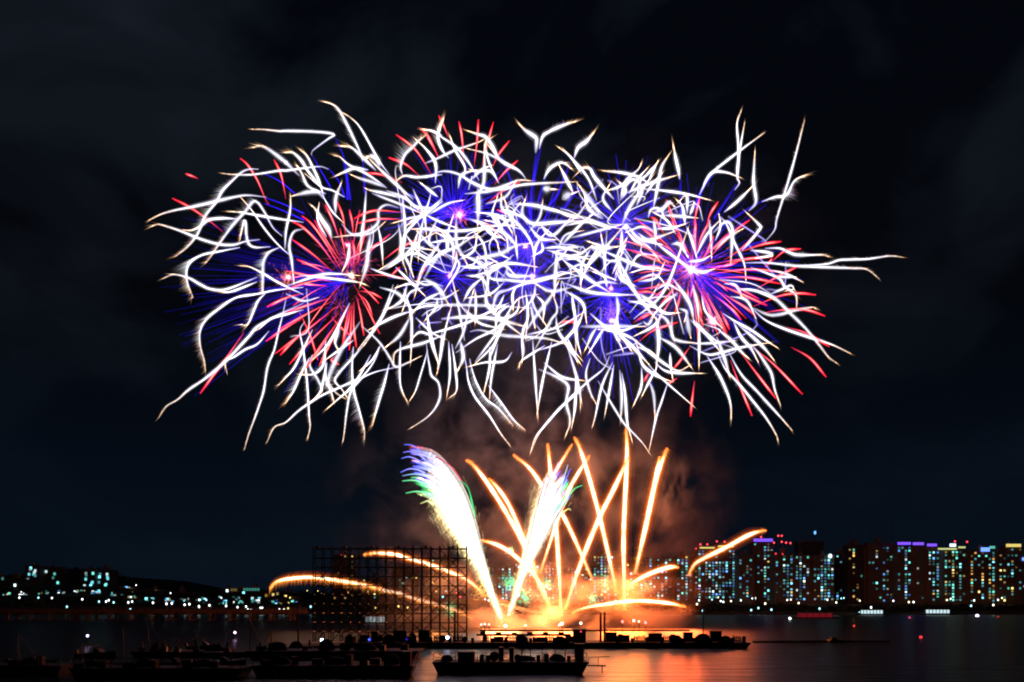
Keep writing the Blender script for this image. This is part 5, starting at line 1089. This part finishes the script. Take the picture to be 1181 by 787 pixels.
for pts, c in (([(548,596),(543,572),(538,560),(531,555)],GRN),([(546,590),(544,580),(541,566),(536,558)],GRN),([(533,556),(522,540),(510,531),(502,527)],REDC)):
    q = MB(); P3 = [p-FA.location for p in lay(smooth(pts), 253, 252)]; nn = len(P3); tube(q, P3, [.7*px(253)]*nn, [tuple(x*(1-.6*i/nn) for x in c) for i in range(nn)], 5); q.build('coloured_star', GL, FA)
for pts, c in (([(492,562),(484,556),(476,554),(464,555)],GRN),([(499,574),(490,569),(480,567),(468,569)],GRN),([(500,582),(494,578),(490,579),(485,581)],(.8,.9,.2)),([(490,546),(482,542),(472,541),(462,545)],BLU),([(492,538),(482,531),(472,527),(463,529)],BLU),([(500,534),(488,523),(476,514),(466,513)],BLU),([(494,534),(484,525),(474,521),(465,522)],BLU),([(497,550),(486,548),(476,547),(464,549)],(.1,.4,.9)),([(492,556),(486,552),(480,551),(474,551)],GRN)):
    q = MB(); P3 = [p-FA.location for p in lay(smooth(pts,3), 253, 250)]; nn = len(P3); tube(q, P3, [1.3*px(253)*(1-.55*i/nn) for i in range(nn)], [tuple(x*.9*(1-.5*i/nn)+.5*(1-i/nn) for x in c) for i in range(nn)], 5); q.build('coloured_star', GL, FA)
def tips2(s_):
    return random.choice((PNK, BLU, (.6,.8,1.2), REDC) if s_ < .6 else (GRN, (.9,1.1,.5), BLU)), .14
FB2 = mine((588,708),[(587,708),(600,664),(612,612),(622,571),(631,546),(640,535)],[(588,708),(608,660),(631,618),(646,592),(655,577),(664,565)],34,255,'narrower white fan leaning right with pink, blue and green tips',tips2,2.2,1.15)
for pts, c in (([(650,584),(658,570),(664,563),(672,560)],GRN),([(643,572),(650,558),(654,550),(658,541)],BLU),([(646,566),(650,552),(653,543),(655,536)],(.5,.8,1.2)),([(633,560),(637,548),(641,540),(644,533)],PNK),([(644,588),(650,575),(654,562),(653,556)],GRN),([(645,580),(649,572),(652,568),(651,563)],REDC),([(646,596),(652,589),(657,587),(658,589)],(1.1,.9,.15)),([(628,572),(631,560),(634,552),(633,549)],REDC)):
    q = MB(); P3 = [p-FB2.location for p in lay(smooth(pts,3), 254, 252)]; nn = len(P3); tube(q, P3, [1.1*px(253)*(1-.5*i/nn) for i in range(nn)], [tuple(x*(1-.4*i/nn)+.4*(1-i/nn) for x in c) for i in range(nn)], 5); q.build('coloured_star', GL, FB2)
# green crackle puffs low over the far barges; broad sparks imitate green lit smoke
for u, v, rad, g_, lab in ((589,673,10,1,'green crackle glow puff left of the narrow white fan'),(605,688,10,1,'green crackle glow puff under the narrow white fan'),(630,675,9,.8,'green crackle glow puff right of the narrow white fan'),(698,673,11,.8,'green crackle glow puff left of the tall right comets'),
    (684,690,7,.9,'small green crackle glow puff under the crossing comets'),(744,676,11,.35,'dim green crackle glow puff behind the short right arc'),(627,716,6,.6,'yellow green crackle glow puff near the water'),(519,704,9,.35,'dim green crackle glow puff behind the scaffold foot'),(589,635,3,.8,'tiny green spark beside the narrow fan')):
    D = 262; q = MB(); k = px(D); c = at(u, v, D)
    for s_ in range(170):
        d = Vector((random.gauss(0,.55), random.gauss(0,.5), random.gauss(0,.65)))*rad*k; e_ = Vector((random.gauss(0,1), random.gauss(0,1), random.gauss(0,1)))*rad*k*.22
        f_ = max(.1, 1-d.length/(rad*k*1.6)); cc = (.03*g_*f_,.36*g_*f_,.14*g_*f_) if v < 714 else (.14*g_*f_,.19*g_*f_,.02)
        spark(q, d, d+e_, 1.5*k, cc, tuple(x*.2 for x in cc), 1)
    for s_ in range(26):
        d = Vector((random.gauss(0,1), random.gauss(0,.8), random.gauss(0,1)))*rad*k*1.1; spark(q, d, d+Vector((R()-.5,0,R()-.5))*2.2*k, .6*k, (.7*g_,.75*g_,.4*g_), (.2,.3,.1), 1)
    ob = q.build('crackle_glow_puff', GL); ob.location = c; tag(ob, lab, 'crackle puff', None, 'stuff')
# golden burst at the foot of the right arc and by the scaffold edge
for u, v, rad, lab in ((727,675,7,'bright yellow spark burst at the foot of the short right arc'),(556,680,10,'soft yellow spark cluster between scaffold and broad fan')):
    D = 258; q = MB(); k = px(D)
    for s_ in range(150):
        d = Vector((random.gauss(0,.5), random.gauss(0,.5), random.gauss(0,.5)))*rad*k; e_ = Vector((random.gauss(0,1), 0, random.gauss(0,1)))*rad*k*.25
        cc = (.4,.3,.07) if u > 700 else (.16,.11,.02); spark(q, d, d+e_, 1.0*k, cc, (.05,.02,0), 1)
    ob = q.build('spark_cluster', GL); ob.location = at(u, v, D); tag(ob, lab, 'spark cluster', None, 'stuff')

# light thrown by the burning charges
def lamp_at(name, u, v, D, col, power, rad, parent=None):
    ld = bpy.data.lights.new(name, 'POINT'); ld.color = col; ld.energy = power; ld.shadow_soft_size = rad
    o = bpy.data.objects.new(name, ld); C.objects.link(o); p = at(u, v, D)
    if parent: o.parent = parent; o.location = p-parent.location
    else: o.location = p
    return o
lamp_at('charge_light', 578, 700, 254, (1,.23,.06), 130000, 6, FA)
lamp_at('charge_light', 535, 600, 254, (1,.6,.36), 16000, 4, FA)
lamp_at('charge_light', 640, 700, 254, (1,.21,.045), 150000, 7, FB2)
lamp_at('charge_light', 720, 695, 256, (1,.15,.02), 150000, 8)
lamp_at('charge_light', 500, 664, 253, (1,.28,.06), 14000, 4)
lamp_at('charge_light', 752, 575, 258, (1,.34,.1), 9000, 2)
lamp_at('charge_light', 785, 690, 256, (1,.13,.03), 70000, 8)
lamp_at('charge_light', 840, 640, 262, (1,.16,.05), 14000, 8)
lamp_at('charge_light', 700, 580, 257, (1,.3,.07), 30000, 3)
for i in range(8): lamp_at('burst_light', BURSTS[i][0], BURSTS[i][1], BURSTS[i][2], (.9,.62,.85), 1800, 8, roots[i])

# ------------------------------------------------------------------ smoke between the launch barges and the bursts
sm = bpy.data.materials.new('firework_smoke'); sm.use_nodes = True; t = sm.node_tree; t.nodes.clear()
o = N(t, 'ShaderNodeOutputMaterial'); vs_ = N(t, 'ShaderNodeVolumePrincipled'); vs_.inputs['Color'].default_value = (.75,.72,.72,1); vs_.inputs['Anisotropy'].default_value = .1
g = N(t, 'ShaderNodeTexCoord'); n1 = N(t, 'ShaderNodeTexNoise'); n1.inputs['Scale'].default_value = 3.2; n1.inputs['Detail'].default_value = 6; n1.inputs['Roughness'].default_value = .58; n1.inputs['Distortion'].default_value = .6
mp_ = N(t, 'ShaderNodeMapping'); mp_.inputs['Scale'].default_value = (1.25,.6,1.0); mp_.inputs['Rotation'].default_value = (0,.35,0)
r1 = N(t, 'ShaderNodeMapRange'); r1.inputs['From Min'].default_value = .5; r1.inputs['From Max'].default_value = .74; r1.inputs['To Max'].default_value = 1
gr = N(t, 'ShaderNodeTexGradient', gradient_type='SPHERICAL')
m1 = N(t, 'ShaderNodeMath', operation='MULTIPLY'); m2 = N(t, 'ShaderNodeMath', operation='MULTIPLY'); m2.inputs[1].default_value = .028
pw = N(t, 'ShaderNodeMath', operation='POWER'); pw.inputs[1].default_value = 1.25
l = t.links.new
l(g.outputs['Object'], mp_.inputs[0]); l(mp_.outputs[0], n1.inputs['Vector']); l(n1.outputs['Fac'], r1.inputs['Value'])
l(g.outputs['Object'], gr.inputs['Vector']); l(gr.outputs['Fac'], pw.inputs[0]); l(r1.outputs[0], m1.inputs[0]); l(pw.outputs[0], m1.inputs[1]); l(m1.outputs[0], m2.inputs[0]); l(m2.outputs[0], vs_.inputs['Density'])
l(vs_.outputs[0], o.inputs['Volume'])
SM = {}
def smoke_mat(dens, scale):
    m = sm.copy(); m.name = 'firework_smoke_%g' % dens
    for nd in m.node_tree.nodes:
        if nd.type == 'MATH' and nd.operation == 'MULTIPLY' and not nd.inputs[1].is_linked: nd.inputs[1].default_value = dens
        if nd.type == 'TEX_NOISE': nd.inputs['Scale'].default_value = scale
    return m
def smoke(u, v, D, ru, rv, rd, label, dens=.028, scale=3.2):
    q = MB(); q.ball((0,0,0), 1.0, 20, 12); ob = q.build('smoke', smoke_mat(dens, scale)); ob.location = at(u, v, D); k = px(D); ob.scale = (ru*k, rd, rv*k)
    return tag(ob, label, 'smoke', None, 'stuff')
smoke(612, 585, 268, 250, 205, 55, 'drifting smoke lit orange from below between comets and bursts', .026, 4.2)
smoke(620, 705, 262, 205, 72, 30, 'low orange lit smoke over the launch barges', .17, 2.2)
smoke(768, 566, 262, 42, 62, 12, 'small orange lit smoke plume beside the rightmost tall comet', .06, 2.4)
smoke(590, 515, 266, 110, 70, 25, 'pale brown smoke drift under the central bursts', .04, 2.6)
smoke(600, 330, 272, 400, 175, 60, 'thin violet lit smoke hanging among the bursts', .009, 3.0)
